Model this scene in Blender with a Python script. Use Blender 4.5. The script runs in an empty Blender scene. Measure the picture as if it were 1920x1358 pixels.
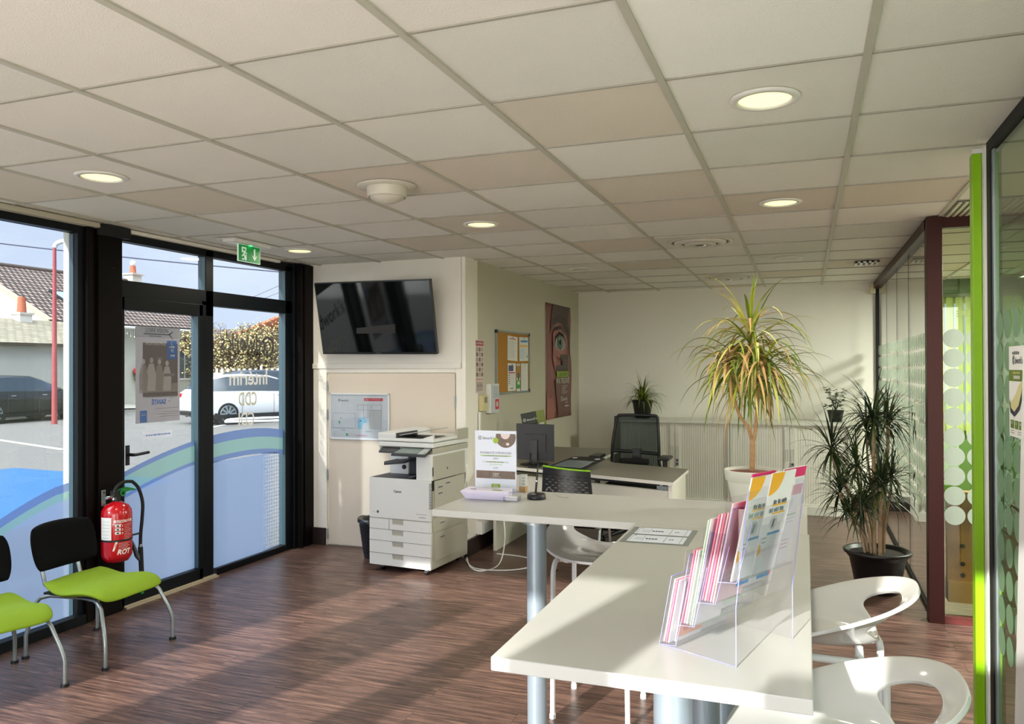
import bpy, math, random
from math import sin, cos, pi, radians, sqrt, atan2
from mathutils import Vector, Matrix

sc = bpy.context.scene
col = sc.collection
# ------------------------------------------------------------------ camera
cam = bpy.data.objects.new('camera', bpy.data.cameras.new('camera'))
col.objects.link(cam)
YAW, PITCH, ROLL = 0.357572788, 0.00698131701, -0.00349065850
fwd = Vector((-sin(YAW)*cos(PITCH), cos(YAW)*cos(PITCH), sin(PITCH)))
rt = Vector((cos(YAW), sin(YAW), 0)); up = rt.cross(fwd)
rt2 = rt*cos(ROLL)+up*sin(ROLL); up2 = up*cos(ROLL)-rt*sin(ROLL)
cam.matrix_world = Matrix(((rt2.x, up2.x, -fwd.x, 0), (rt2.y, up2.y, -fwd.y, 0), (rt2.z, up2.z, -fwd.z, 1.56), (0, 0, 0, 1)))
cam.data.sensor_width = 36; cam.data.lens = 1472.386*36/1920
cam.data.clip_start = 0.05; cam.data.clip_end = 400
sc.camera = cam
sc.view_settings.view_transform = 'Standard'; sc.view_settings.look = 'None'
sc.view_settings.gamma = 1; sc.view_settings.exposure = 0.0
sc.view_settings.use_curve_mapping = False
sc.cycles.max_bounces = 12; sc.cycles.transparent_max_bounces = 24
sc.cycles.diffuse_bounces = 6; sc.cycles.glossy_bounces = 4; sc.cycles.transmission_bounces = 6
sc.cycles.caustics_reflective = False; sc.cycles.caustics_refractive = False
sc.cycles.sample_clamp_indirect = 6.0

# ------------------------------------------------------------------ sky and sun
SUN_AZ, SUN_EL = radians(77), radians(21)
sdir = Vector((cos(SUN_AZ)*cos(SUN_EL), sin(SUN_AZ)*cos(SUN_EL), -sin(SUN_EL)))   # way the light travels
w = bpy.data.worlds.new('sky'); sc.world = w; w.use_nodes = True
nt = w.node_tree; nt.nodes.clear()
def nd(t, **k):
    n = nt.nodes.new(t)
    for a, b in k.items(): setattr(n, a, b)
    return n
L = nt.links.new
tc = nd('ShaderNodeTexCoord'); sep = nd('ShaderNodeSeparateXYZ'); L(tc.outputs['Generated'], sep.inputs[0])
ramp = nd('ShaderNodeValToRGB'); L(sep.outputs['Z'], ramp.inputs[0])
e = ramp.color_ramp.elements
e[0].position = 0.0; e[0].color = (.70, .75, .88, 1)
e[1].position = 0.6; e[1].color = (.36, .47, .78, 1)
x = ramp.color_ramp.elements.new(.16); x.color = (.62, .67, .82, 1)
noi = nd('ShaderNodeTexNoise'); noi.inputs['Scale'].default_value = 3.2; noi.inputs['Detail'].default_value = 5
mp = nd('ShaderNodeMapping'); mp.inputs['Scale'].default_value = (1, 1, 2.4); L(tc.outputs['Generated'], mp.inputs[0]); L(mp.outputs[0], noi.inputs[0])
cr = nd('ShaderNodeValToRGB'); L(noi.outputs[0], cr.inputs[0]); cr.color_ramp.elements[0].position = .42; cr.color_ramp.elements[1].position = .72
mx = nd('ShaderNodeMix', data_type='RGBA'); L(cr.outputs[0], mx.inputs[0]); L(ramp.outputs[0], mx.inputs[6]); mx.inputs[7].default_value = (.80, .83, .90, 1)
# glow added to the sky behind the camera to light the interior
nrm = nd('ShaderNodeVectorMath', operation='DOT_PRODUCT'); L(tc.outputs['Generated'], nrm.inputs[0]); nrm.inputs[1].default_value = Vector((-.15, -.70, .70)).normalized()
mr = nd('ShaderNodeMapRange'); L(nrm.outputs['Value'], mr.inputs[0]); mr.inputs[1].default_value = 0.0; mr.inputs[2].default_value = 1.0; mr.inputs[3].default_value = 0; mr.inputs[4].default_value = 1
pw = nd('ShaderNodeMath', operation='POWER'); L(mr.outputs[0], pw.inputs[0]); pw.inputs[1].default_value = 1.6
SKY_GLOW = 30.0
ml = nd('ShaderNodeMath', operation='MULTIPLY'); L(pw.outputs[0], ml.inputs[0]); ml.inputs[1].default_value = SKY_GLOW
up_ = nd('ShaderNodeMapRange', interpolation_type='SMOOTHSTEP'); L(sep.outputs['Z'], up_.inputs[0]); up_.inputs[1].default_value = .30; up_.inputs[2].default_value = .80   # added glow kept high, to reach the ceiling by ground bounce
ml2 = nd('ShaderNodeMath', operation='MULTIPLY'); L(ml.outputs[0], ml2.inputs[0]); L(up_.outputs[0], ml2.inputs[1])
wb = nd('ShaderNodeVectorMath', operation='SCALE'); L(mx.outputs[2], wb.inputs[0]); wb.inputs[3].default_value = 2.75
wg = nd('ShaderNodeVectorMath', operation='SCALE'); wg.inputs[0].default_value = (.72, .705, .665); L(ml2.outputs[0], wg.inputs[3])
# low bright band added behind the camera to light the facing walls
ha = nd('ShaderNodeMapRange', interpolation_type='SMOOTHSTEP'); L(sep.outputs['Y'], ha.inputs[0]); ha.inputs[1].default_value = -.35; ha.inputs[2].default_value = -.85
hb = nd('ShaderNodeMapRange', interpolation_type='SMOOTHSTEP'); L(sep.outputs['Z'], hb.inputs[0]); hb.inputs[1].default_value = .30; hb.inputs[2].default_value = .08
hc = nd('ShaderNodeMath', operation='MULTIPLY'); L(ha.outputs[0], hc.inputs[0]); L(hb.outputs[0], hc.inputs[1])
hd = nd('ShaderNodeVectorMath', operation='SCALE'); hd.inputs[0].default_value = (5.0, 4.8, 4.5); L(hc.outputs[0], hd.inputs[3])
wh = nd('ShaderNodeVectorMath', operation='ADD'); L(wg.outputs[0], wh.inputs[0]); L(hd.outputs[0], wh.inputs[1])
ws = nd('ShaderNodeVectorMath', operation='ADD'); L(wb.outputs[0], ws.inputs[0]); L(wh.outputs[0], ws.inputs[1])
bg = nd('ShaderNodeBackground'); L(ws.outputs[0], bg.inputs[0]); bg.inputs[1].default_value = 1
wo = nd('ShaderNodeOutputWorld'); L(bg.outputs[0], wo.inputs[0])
w.cycles.sampling_method = 'MANUAL'; w.cycles.sample_map_resolution = 512

sun = bpy.data.objects.new('sun', bpy.data.lights.new('sun', 'SUN')); col.objects.link(sun)
sun.data.energy = 9.2; sun.data.angle = radians(.9); sun.data.color = (1, .96, .90)
sun.rotation_euler = sdir.to_track_quat('-Z', 'Y').to_euler()
DOWNLIGHT_W = 9

# ------------------------------------------------------------------ materials
def lin(c):
    return tuple(((v/255)/12.92 if v/255 <= .04045 else ((v/255+.055)/1.055)**2.4) for v in c)
MATS = {}
def M(name, rgb=(200, 200, 200), rough=.5, metal=0, spec=.5, var=.03, scale=12, bump=0, bscale=60, emit=None, coat=0):
    if name in MATS: return MATS[name]
    m = bpy.data.materials.new(name); m.use_nodes = True; MATS[name] = m
    t = m.node_tree; b = t.nodes['Principled BSDF']
    c = lin(rgb)
    n = t.nodes.new('ShaderNodeTexNoise'); n.inputs['Scale'].default_value = scale; n.inputs['Detail'].default_value = 4
    co = t.nodes.new('ShaderNodeTexCoord'); t.links.new(co.outputs['Object'], n.inputs['Vector'])
    mixn = t.nodes.new('ShaderNodeMix'); mixn.data_type = 'RGBA'
    mixn.inputs[6].default_value = tuple(v*(1-var) for v in c)+(1,)
    mixn.inputs[7].default_value = tuple(min(1, v*(1+var)) for v in c)+(1,)
    t.links.new(n.outputs[0], mixn.inputs[0]); t.links.new(mixn.outputs[2], b.inputs['Base Color'])
    b.inputs['Roughness'].default_value = rough; b.inputs['Metallic'].default_value = metal
    b.inputs['Specular IOR Level'].default_value = spec
    if coat: b.inputs['Coat Weight'].default_value = coat; b.inputs['Coat Roughness'].default_value = .05
    if bump:
        n2 = t.nodes.new('ShaderNodeTexNoise'); n2.inputs['Scale'].default_value = bscale; n2.inputs['Detail'].default_value = 3
        t.links.new(co.outputs['Object'], n2.inputs['Vector'])
        bp_ = t.nodes.new('ShaderNodeBump'); bp_.inputs['Strength'].default_value = bump; bp_.inputs['Distance'].default_value = .01
        t.links.new(n2.outputs[0], bp_.inputs['Height']); t.links.new(bp_.outputs[0], b.inputs['Normal'])
    if emit:
        b.inputs['Emission Color'].default_value = lin(emit[0])+(1,); b.inputs['Emission Strength'].default_value = emit[1]
    return m

def glassmat(name, tint=(255, 255, 255), refl=1.0, rough=0.0, ior=1.45, haze=0.0):
    """thin sheet of glass: mirror by fresnel over clear"""
    m = bpy.data.materials.new(name); m.use_nodes = True; MATS[name] = m
    t = m.node_tree; t.nodes.clear()
    o = t.nodes.new('ShaderNodeOutputMaterial'); mix = t.nodes.new('ShaderNodeMixShader')
    tr = t.nodes.new('ShaderNodeBsdfTransparent'); tr.inputs[0].default_value = lin(tint)+(1,)
    gl = t.nodes.new('ShaderNodeBsdfGlossy'); gl.inputs['Roughness'].default_value = rough
    # Schlick reflectance from the angle, the same for both faces of the sheet
    lw_ = t.nodes.new('ShaderNodeLayerWeight'); lw_.inputs[0].default_value = .5
    p5 = t.nodes.new('ShaderNodeMath'); p5.operation = 'POWER'; p5.inputs[1].default_value = 5; t.links.new(lw_.outputs['Facing'], p5.inputs[0])
    mu = t.nodes.new('ShaderNodeMath'); mu.operation = 'MULTIPLY_ADD'; mu.inputs[1].default_value = .95; mu.inputs[2].default_value = .042*refl; mu.use_clamp = True
    t.links.new(p5.outputs[0], mu.inputs[0]); t.links.new(mu.outputs[0], mix.inputs[0])
    src_ = tr
    if haze:
        hz = t.nodes.new('ShaderNodeMixShader'); df = t.nodes.new('ShaderNodeBsdfTranslucent'); d2 = t.nodes.new('ShaderNodeBsdfDiffuse'); h2 = t.nodes.new('ShaderNodeMixShader')
        t.links.new(df.outputs[0], h2.inputs[1]); t.links.new(d2.outputs[0], h2.inputs[2]); hz.inputs[0].default_value = haze; t.links.new(tr.outputs[0], hz.inputs[1]); t.links.new(h2.outputs[0], hz.inputs[2]); src_ = hz
    t.links.new(src_.outputs[0], mix.inputs[1]); t.links.new(gl.outputs[0], mix.inputs[2]); t.links.new(mix.outputs[0], o.inputs[0])
    return m
def filmmat(name, rgb, clear=.3, trans=.5):
    """self-adhesive film or vellum: part clear, part scattering"""
    m = bpy.data.materials.new(name); m.use_nodes = True; MATS[name] = m
    t = m.node_tree; t.nodes.clear()
    o = t.nodes.new('ShaderNodeOutputMaterial'); mix = t.nodes.new('ShaderNodeMixShader'); mix2 = t.nodes.new('ShaderNodeMixShader')
    tr = t.nodes.new('ShaderNodeBsdfTransparent'); df = t.nodes.new('ShaderNodeBsdfDiffuse'); tl = t.nodes.new('ShaderNodeBsdfTranslucent')
    c = lin(rgb)+(1,); tr.inputs[0].default_value = tuple(v**.5 for v in c[:3])+(1,); df.inputs[0].default_value = c; tl.inputs[0].default_value = c
    mix2.inputs[0].default_value = trans; t.links.new(df.outputs[0], mix2.inputs[1]); t.links.new(tl.outputs[0], mix2.inputs[2])
    mix.inputs[0].default_value = 1-clear; t.links.new(tr.outputs[0], mix.inputs[1]); t.links.new(mix2.outputs[0], mix.inputs[2])
    t.links.new(mix.outputs[0], o.inputs[0])
    return m

def floor_mat():
    m = bpy.data.materials.new('dark_wood_planks'); m.use_nodes = True
    t = m.node_tree; b = t.nodes['Principled BSDF']; k = t.links.new
    co = t.nodes.new('ShaderNodeTexCoord')
    br = t.nodes.new('ShaderNodeTexBrick'); br.offset = .37; br.inputs['Scale'].default_value = 1
    br.inputs['Brick Width'].default_value = 1.22; br.inputs['Row Height'].default_value = .152
    br.inputs['Mortar Size'].default_value = .0012; br.inputs['Mortar Smooth'].default_value = .1
    br.inputs['Color1'].default_value = (.35, .35, .35, 1); br.inputs['Color2'].default_value = (.65, .65, .65, 1); br.inputs['Mortar'].default_value = (0, 0, 0, 1)
    k(co.outputs['Object'], br.inputs['Vector'])
    mp = t.nodes.new('ShaderNodeMapping'); mp.inputs['Scale'].default_value = (1.6, 26, 1); k(co.outputs['Object'], mp.inputs[0])
    ad = t.nodes.new('ShaderNodeVectorMath'); ad.operation = 'ADD'; k(mp.outputs[0], ad.inputs[0])
    sc_ = t.nodes.new('ShaderNodeVectorMath'); sc_.operation = 'SCALE'; sc_.inputs[3].default_value = 13; k(br.outputs['Color'], sc_.inputs[0]); k(sc_.outputs[0], ad.inputs[1])
    n1 = t.nodes.new('ShaderNodeTexNoise'); n1.inputs['Scale'].default_value = 2.3; n1.inputs['Detail'].default_value = 8; n1.inputs['Roughness'].default_value = .68; n1.inputs['Distortion'].default_value = .5
    k(ad.outputs[0], n1.inputs['Vector'])
    cr = t.nodes.new('ShaderNodeValToRGB'); k(n1.outputs[0], cr.inputs[0])
    e = cr.color_ramp.elements; e[0].position = .28; e[0].color = lin((38, 29, 28))+(1,); e[1].position = .75; e[1].color = lin((164, 128, 111))+(1,)
    q = e.new(.5); q.color = lin((100, 76, 67))+(1,)
    mul = t.nodes.new('ShaderNodeMix'); mul.data_type = 'RGBA'; mul.blend_type = 'MULTIPLY'; mul.inputs[0].default_value = 1
    cr2 = t.nodes.new('ShaderNodeValToRGB'); k(br.outputs['Color'], cr2.inputs[0])
    e = cr2.color_ramp.elements; e[0].position = 0; e[0].color = (.3, .28, .27, 1); e[1].position = .7; e[1].color = (1, 1, 1, 1); q = e.new(.3); q.color = (.8, .8, .8, 1)
    k(cr.outputs[0], mul.inputs[6]); k(cr2.outputs[0], mul.inputs[7]); k(mul.outputs[2], b.inputs['Base Color'])
    rr = t.nodes.new('ShaderNodeMapRange'); rr.inputs[3].default_value = .42; rr.inputs[4].default_value = .25; k(n1.outputs[0], rr.inputs[0]); k(rr.outputs[0], b.inputs['Roughness'])
    b.inputs['Specular IOR Level'].default_value = .5
    bu = t.nodes.new('ShaderNodeBump'); bu.inputs['Strength'].default_value = .25; bu.inputs['Distance'].default_value = .002; k(n1.outputs[0], bu.inputs['Height']); k(bu.outputs[0], b.inputs['Normal'])
    return m
def brickish(name, c1, c2, cm, bw, rh, mort, rough=.8, bump=.4, axis=None, off=.5):
    m = bpy.data.materials.new(name); m.use_nodes = True; MATS[name] = m
    t = m.node_tree; b = t.nodes['Principled BSDF']; k = t.links.new
    co = t.nodes.new('ShaderNodeTexCoord'); mp = t.nodes.new('ShaderNodeMapping')
    if axis: mp.inputs['Rotation'].default_value = axis
    k(co.outputs['Object'], mp.inputs[0])
    br = t.nodes.new('ShaderNodeTexBrick'); br.inputs['Scale'].default_value = 1; br.offset = off
    br.inputs['Brick Width'].default_value = bw; br.inputs['Row Height'].default_value = rh; br.inputs['Mortar Size'].default_value = mort
    br.inputs['Color1'].default_value = lin(c1)+(1,); br.inputs['Color2'].default_value = lin(c2)+(1,); br.inputs['Mortar'].default_value = lin(cm)+(1,)
    k(mp.outputs[0], br.inputs['Vector']); k(br.outputs['Color'], b.inputs['Base Color']); b.inputs['Roughness'].default_value = rough
    bu = t.nodes.new('ShaderNodeBump'); bu.inputs['Strength'].default_value = bump; bu.inputs['Distance'].default_value = .02; bu.invert = True
    k(br.outputs['Fac'], bu.inputs['Height']); k(bu.outputs[0], b.inputs['Normal'])
    return m

# ------------------------------------------------------------------ mesh builder
class MB:
    def __init__(s): s.v = []; s.f = []; s.mi = []; s.sm = []; s.mats = []
    def slot(s, m):
        if m not in s.mats: s.mats.append(m)
        return s.mats.index(m)
    def add(s, vs, fs, m, smooth=False):
        o = len(s.v); k = s.slot(m); s.v += [tuple(p) for p in vs]
        for f in fs: s.f.append([i+o for i in f]); s.mi.append(k); s.sm.append(smooth)
        return s
    def box(s, a, b, m, M_=None):
        (x0, y0, z0), (x1, y1, z1) = a, b
        v = [(x0, y0, z0), (x1, y0, z0), (x1, y1, z0), (x0, y1, z0), (x0, y0, z1), (x1, y0, z1), (x1, y1, z1), (x0, y1, z1)]
        if M_ is not None: v = [M_ @ Vector(p) for p in v]
        return s.add(v, [(0, 3, 2, 1), (4, 5, 6, 7), (0, 1, 5, 4), (1, 2, 6, 5), (2, 3, 7, 6), (3, 0, 4, 7)], m)
    def prism(s, pts, vec, m, smooth=False):
        """polygon pts (3-D) pushed along vec"""
        n = len(pts); vec = Vector(vec); a = [Vector(p) for p in pts]; b = [p+vec for p in a]
        s.add(a+b, [tuple(range(n))[::-1], tuple(range(n, 2*n))], m)
        return s.add(a+b, [(i, (i+1) % n, n+(i+1) % n, n+i) for i in range(n)], m, smooth)
    def ring(s, c, ax, r, n):
        ax = Vector(ax).normalized(); t = Vector((0, 0, 1)) if abs(ax.z) < .9 else Vector((1, 0, 0))
        u = ax.cross(t).normalized(); v = ax.cross(u)
        return [Vector(c)+u*(r*cos(2*pi*i/n))+v*(r*sin(2*pi*i/n)) for i in range(n)]
    def cyl(s, p0, p1, r0, m, r1=None, n=20, caps=True):
        if r1 is None: r1 = r0
        p0, p1 = Vector(p0), Vector(p1); ax = p1-p0
        a = s.ring(p0, ax, r0, n); b = s.ring(p1, ax, r1, n)
        s.add(a+b, [(i, (i+1) % n, n+(i+1) % n, n+i) for i in range(n)], m, True)
        if caps: s.add(a, [tuple(range(n))[::-1]], m); s.add(b, [tuple(range(n))], m)
        return s
    def tube(s, pts, r, m, n=10, rs=None, caps=True):
        pts = [Vector(p) for p in pts]; N = len(pts); rings = []; u = None
        for i, p in enumerate(pts):
            ax = (pts[min(i+1, N-1)]-pts[max(i-1, 0)]).normalized()
            if u is None:
                t = Vector((0, 0, 1)) if abs(ax.z) < .9 else Vector((1, 0, 0)); u = ax.cross(t).normalized()
            else:
                u = (u-ax*u.dot(ax)).normalized()
            v = ax.cross(u); rr = rs[i] if rs else r
            rings += [p+u*(rr*cos(2*pi*k/n))+v*(rr*sin(2*pi*k/n)) for k in range(n)]
        fs = [(i*n+k, i*n+(k+1) % n, (i+1)*n+(k+1) % n, (i+1)*n+k) for i in range(N-1) for k in range(n)]
        s.add(rings, fs, m, True)
        if caps: s.add(rings[:n], [tuple(range(n))[::-1]], m); s.add(rings[-n:], [tuple(range(n))], m)
        return s
    def lathe(s, prof, c, m, n=32, ax=None, smooth=True, arc=1.0):
        """prof = [(r, z)...] round the z axis at c"""
        vs = []; full = arc >= 1; nn = n if full else n+1
        for r, z in prof:
            for i in range(nn):
                a = 2*pi*arc*i/n; vs.append(Vector((c[0]+r*cos(a), c[1]+r*sin(a), c[2]+z)))
        fs = []
        for j in range(len(prof)-1):
            for i in range(n):
                i2 = (i+1) % nn; fs.append((j*nn+i, j*nn+i2, (j+1)*nn+i2, (j+1)*nn+i))
        return s.add(vs, fs, m, smooth)
    def disc(s, c, ax, r, m, n=32, r2=None):
        """flat disc, or oval when r2 is given (r along u)"""
        a = s.ring(c, ax, r, n); return s.add(a, [tuple(range(n))], m)
    def sphere(s, c, r, m, n=16, k=10, sc=(1, 1, 1)):
        vs = []; fs = []
        for j in range(k+1):
            for i in range(n):
                t = pi*j/k; a = 2*pi*i/n
                vs.append((c[0]+r*sc[0]*sin(t)*cos(a), c[1]+r*sc[1]*sin(t)*sin(a), c[2]+r*sc[2]*cos(t)))
        for j in range(k):
            for i in range(n): fs.append((j*n+i, (j+1)*n+i, (j+1)*n+(i+1) % n, j*n+(i+1) % n))
        return s.add(vs, fs, m, True)
    def grid(s, P, m, smooth=True, closed=False):
        """P[j][i] rows of points"""
        nj = len(P); ni = len(P[0]); vs = [p for row in P for p in row]; fs = []
        for j in range(nj-1):
            for i in range(ni if closed else ni-1):
                i2 = (i+1) % ni; fs.append((j*ni+i, j*ni+i2, (j+1)*ni+i2, (j+1)*ni+i))
        return s.add(vs, fs, m, smooth)
    def text(s, body, size, O, U, V, m, align='LEFT', bold=0.0, width=None, extr=.0003):
        """flat letters from point O, reading along U, upright along V"""
        cu = bpy.data.curves.new('t', 'FONT'); cu.body = body; cu.size = size; cu.align_x = align; cu.offset = bold*size; cu.extrude = 0
        cu.resolution_u = 3
        ob = bpy.data.objects.new('t', cu); col.objects.link(ob)
        me = bpy.data.meshes.new_from_object(ob)
        O, U, V = Vector(O), Vector(U).normalized(), Vector(V).normalized()
        xs = [v.co.x for v in me.vertices] or [0, 1]
        k = 1.0
        if width: k = width/max(1e-6, max(xs)-min(xs))
        vs = [O+U*(v.co.x*k)+V*v.co.y for v in me.vertices]
        s.add(vs, [tuple(p.vertices) for p in me.polygons], m)
        bpy.data.objects.remove(ob); bpy.data.curves.remove(cu); bpy.data.meshes.remove(me)
        return s
    def build(s, name, parent=None, bevel=0, seg=2, subsurf=0, solid=0, weld=False):
        me = bpy.data.meshes.new(name); me.from_pydata(s.v, [], s.f)
        for m in s.mats: me.materials.append(m)
        me.polygons.foreach_set('material_index', s.mi); me.polygons.foreach_set('use_smooth', s.sm); me.update()
        ob = bpy.data.objects.new(name, me); col.objects.link(ob)
        if parent is not None: attach(ob, parent)
        if weld:
            q = ob.modifiers.new('w', 'WELD'); q.merge_threshold = .0004
        if solid:
            q = ob.modifiers.new('s', 'SOLIDIFY'); q.thickness = solid; q.offset = 0
        if bevel:
            q = ob.modifiers.new('b', 'BEVEL'); q.width = bevel; q.segments = seg; q.limit_method = 'ANGLE'; q.angle_limit = radians(40)
            q.harden_normals = False
        if subsurf:
            q = ob.modifiers.new('u', 'SUBSURF'); q.levels = subsurf; q.render_levels = subsurf
        return ob
def attach(ob, parent):
    ob.parent = parent
    if parent.type == 'EMPTY' and not parent.get('_local'):      # parts of a thing built in room coordinates
        ob.matrix_parent_inverse = Matrix.LocRotScale(parent.location, parent.rotation_euler, parent.scale).inverted()
def tag(o, label=None, cat=None, group=None, kind=None):
    if label: o['label'] = label
    if cat: o['category'] = cat
    if group: o['group'] = group
    if kind: o['kind'] = kind
    return o
def thing(name, label, cat, loc=(0, 0, 0), rz=0, group=None, local=False, kind=None):
    o = bpy.data.objects.new(name, None); o.empty_display_size = .1; col.objects.link(o)
    o.location = loc; o.rotation_euler = (0, 0, rz)
    if local: o['_local'] = 1
    return tag(o, label, cat, group, kind)
def struct(o): o['kind'] = 'structure'; return o
def copy_tree(o, parent=None):
    c = o.copy(); col.objects.link(c); c.parent = parent
    for ch in [q for q in list(bpy.data.objects) if q.parent == o]: copy_tree(ch, c)
    return c

class Board:
    """prints on a flat sheet: O top-left corner, U to the right, V down, N out of the face"""
    def __init__(s, O, U, V, N, lift=.0005, mb=None):
        s.O, s.U, s.V, s.N = Vector(O), Vector(U).normalized(), Vector(V).normalized(), Vector(N).normalized(); s.l = lift; s.mb = mb or MB(); s.k = 1
    def P(s, u, v, k=None): return s.O+s.U*u+s.V*v+s.N*(s.l*(s.k if k is None else k))
    def rect(s, u0, v0, u1, v1, m, k=1):
        s.mb.add([s.P(u0, v0, k), s.P(u0, v1, k), s.P(u1, v1, k), s.P(u1, v0, k)], [(0, 1, 2, 3)], m); return s
    def poly(s, pts, m, k=1):
        s.mb.add([s.P(u, v, k) for u, v in pts], [tuple(range(len(pts)))], m); return s
    def oval(s, u, v, a, b, m, k=1, n=28, a0=0, a1=2*pi):
        pts = [(u+a*cos(a0+(a1-a0)*i/n), v+b*sin(a0+(a1-a0)*i/n)) for i in range(n if a1-a0 > 6.28 else n+1)]
        return s.poly(pts, m, k)
    def annulus(s, u, v, a, t, m, k=1, a0=0, a1=2*pi, n=28, e=1.0):
        P0 = [s.P(u+a*cos(a0+(a1-a0)*i/n), v+a*e*sin(a0+(a1-a0)*i/n), k) for i in range(n+1)]
        P1 = [s.P(u+(a-t)*cos(a0+(a1-a0)*i/n), v+(a-t)*e*sin(a0+(a1-a0)*i/n), k) for i in range(n+1)]
        s.mb.add(P0+P1, [(i, i+1, n+2+i, n+1+i) for i in range(n)], m); return s
    def text(s, t, size, u, v, m, k=2, align='LEFT', bold=.0, width=None):
        s.mb.text(t, size, s.P(u, v, k), s.U, -s.V, m, align, bold, width); return s
    def lines(s, u0, v0, u1, n, dv, h, m, k=1, rnd=None):
        for i in range(n):
            e = u1 if not rnd else u0+(u1-u0)*(.55+.45*rnd.random())
            s.rect(u0, v0+i*dv, e, v0+i*dv+h, m, k)
        return s
    def words(s, u0, v, u1, h, m, k=1, seed=1):
        """a row of print too small to read: word-length dashes"""
        r = random.Random(seed); u = u0
        while u < u1-h*.6:
            w_ = min(u1-u, h*r.uniform(1.2, 3.6)); n = max(1, int(w_/(h*.62)))
            for i in range(n): s.rect(u+w_*i/n, v-(h*.25 if r.random() < .3 else 0), u+w_*(i+.72)/n, v+h, m, k)
            u += w_+h*.55
        return s
    def logo(s, u, v, h, m, m2=None, k=2, small=False):
        """swirl-ring wordmark: an open ring holding a small letter, then the word"""
        m2 = m2 or m; r = h*.62
        s.annulus(u+r, v-r*.75, r, h*.14, m2, k, radians(35), radians(35+310))
        s.annulus(u+r, v-r*.75, r*.52, h*.12, m, k, 0, 2*pi)
        s.rect(u+r*1.38, v-r*1.3, u+r*1.55, v-r*.25, m, k)
        s.text("dwork's", h*1.25, u+r*2.2, v, m, k, bold=.012)
        return s

# ================================================================== THE ROOM
XL, XR, YT, YB, CZ = -4.17, .735, 5.93, 9.36, 2.469
GX, GY = .175, 2.5036
wallw = M('wall_paint_warm_white', (238, 234, 224), .75, var=.015, bump=.05, bscale=150)
wallb = M('wall_paint_beige', (190, 185, 168), .75, var=.015, bump=.05, bscale=150)
doorw = M('painted_panel_cream', (214, 202, 186), .5, var=.015)
brown = M('dark_brown_lacquer', (11, 6, 5), .55, spec=.12, var=.08, scale=3)
alu = M('dark_slate_aluminium', (7, 12, 17), .45, spec=.22, var=.05)
alub = M('slate_gasket_grey', (60, 84, 94), .35, var=.04)
black = M('black_plastic', (16, 16, 18), .42, var=.05)
matblack = M('matt_black', (12, 12, 14), .75, var=.05)
white = M('white_plastic', (232, 232, 228), .35, var=.01)
chrome = M('chrome', (200, 205, 208), .18, 1, var=.02)
steel = M('grey_painted_steel', (150, 160, 162), .35, .6, var=.03)
skirt = M('dark_skirting_stain', (38, 26, 24), .4, var=.08)
exwhite = M('outside_render_white', (226, 222, 208), .8, var=.03, bump=.1)
glass = glassmat('dimming_tint_glass', (206, 211, 214), .9)  # grey tint added to hold down the brightness of the outside view

mb = MB(); mb.box((-4.25, -.4, -.1), (3.6, YB+.04, 0), floor_mat()); struct(mb.build('floor'))

# ceiling: mineral tiles lying in a grid of white steel tees
tA = M('ceiling_tile_light', (234, 232, 225), .95, var=.045, scale=2.2, bump=.25, bscale=220)
tB = M('ceiling_tile_cool', (226, 226, 219), .95, var=.05, scale=1.7, bump=.25, bscale=220)
tC = M('ceiling_tile_yellowed', (218, 210, 196), .95, var=.06, scale=2.0, bump=.25, bscale=220)
tD = M('ceiling_tile_new_white', (243, 244, 238), .95, var=.02, scale=2.0, bump=.2, bscale=220)
tee = M('ceiling_tee_steel', (186, 184, 170), .5, var=.03); seamc = M('ceiling_seam_grey', (160, 157, 146), .6, var=.05)
random.seed(4); mb = MB()
special = {(-4, 3): tC, (-1, 3): tC, (-4, 1): tC, (-3, 5): tC, (-1, -1): tD, (-1, 5): tB, (-1, 7): tB, (0, 8): tC, (-6, 0): tA, (-1, 6): tB, (-1, 9): tC, (-5, 0): tA}
for i in range(-8, 7):
    for k in range(-5, 12):
        x0, x1 = max(-4.26, GX+.6*i), min(3.6, GX+.6*i+.6); y0, y1 = max(-.4, GY+.6*k), min(YB+.04, GY+.6*k+.6)
        if x1 <= x0+.01 or y1 <= y0+.01: continue
        m = special.get((i, k)) or random.choice([tA, tA, tA, tB, tC])
        z = CZ+.006+random.uniform(0, .0015)
        mb.box((x0+.003, y0+.003, z), (x1-.003, y1-.003, z+.02), m)
for i in range(-8, 7):
    x = GX+.6*i
    if -4.2 < x < 3.6: mb.box((x-.012, -.4, CZ-.001), (x+.012, YB, CZ+.012), tee)
for k in range(-5, 12):
    y = GY+.6*k
    if -.38 < y < YB: mb.box((-4.2, y-.005, CZ+.001), (3.6, y+.005, CZ+.012), seamc)
mb.box((-4.2, -.4, CZ+.03), (3.6, YB+.04, CZ+.25), exwhite)
struct(mb.build('ceiling'))

# trims along the left ceiling edge
mb = MB(); mb.box((-4.19, 2.0, 2.44), (-4.11, 3.74, CZ), wallb); mb.box((-4.17, 3.9, 2.447), (-4.13, 5.5, CZ), wallw)
struct(mb.build('trim_1'))

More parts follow.
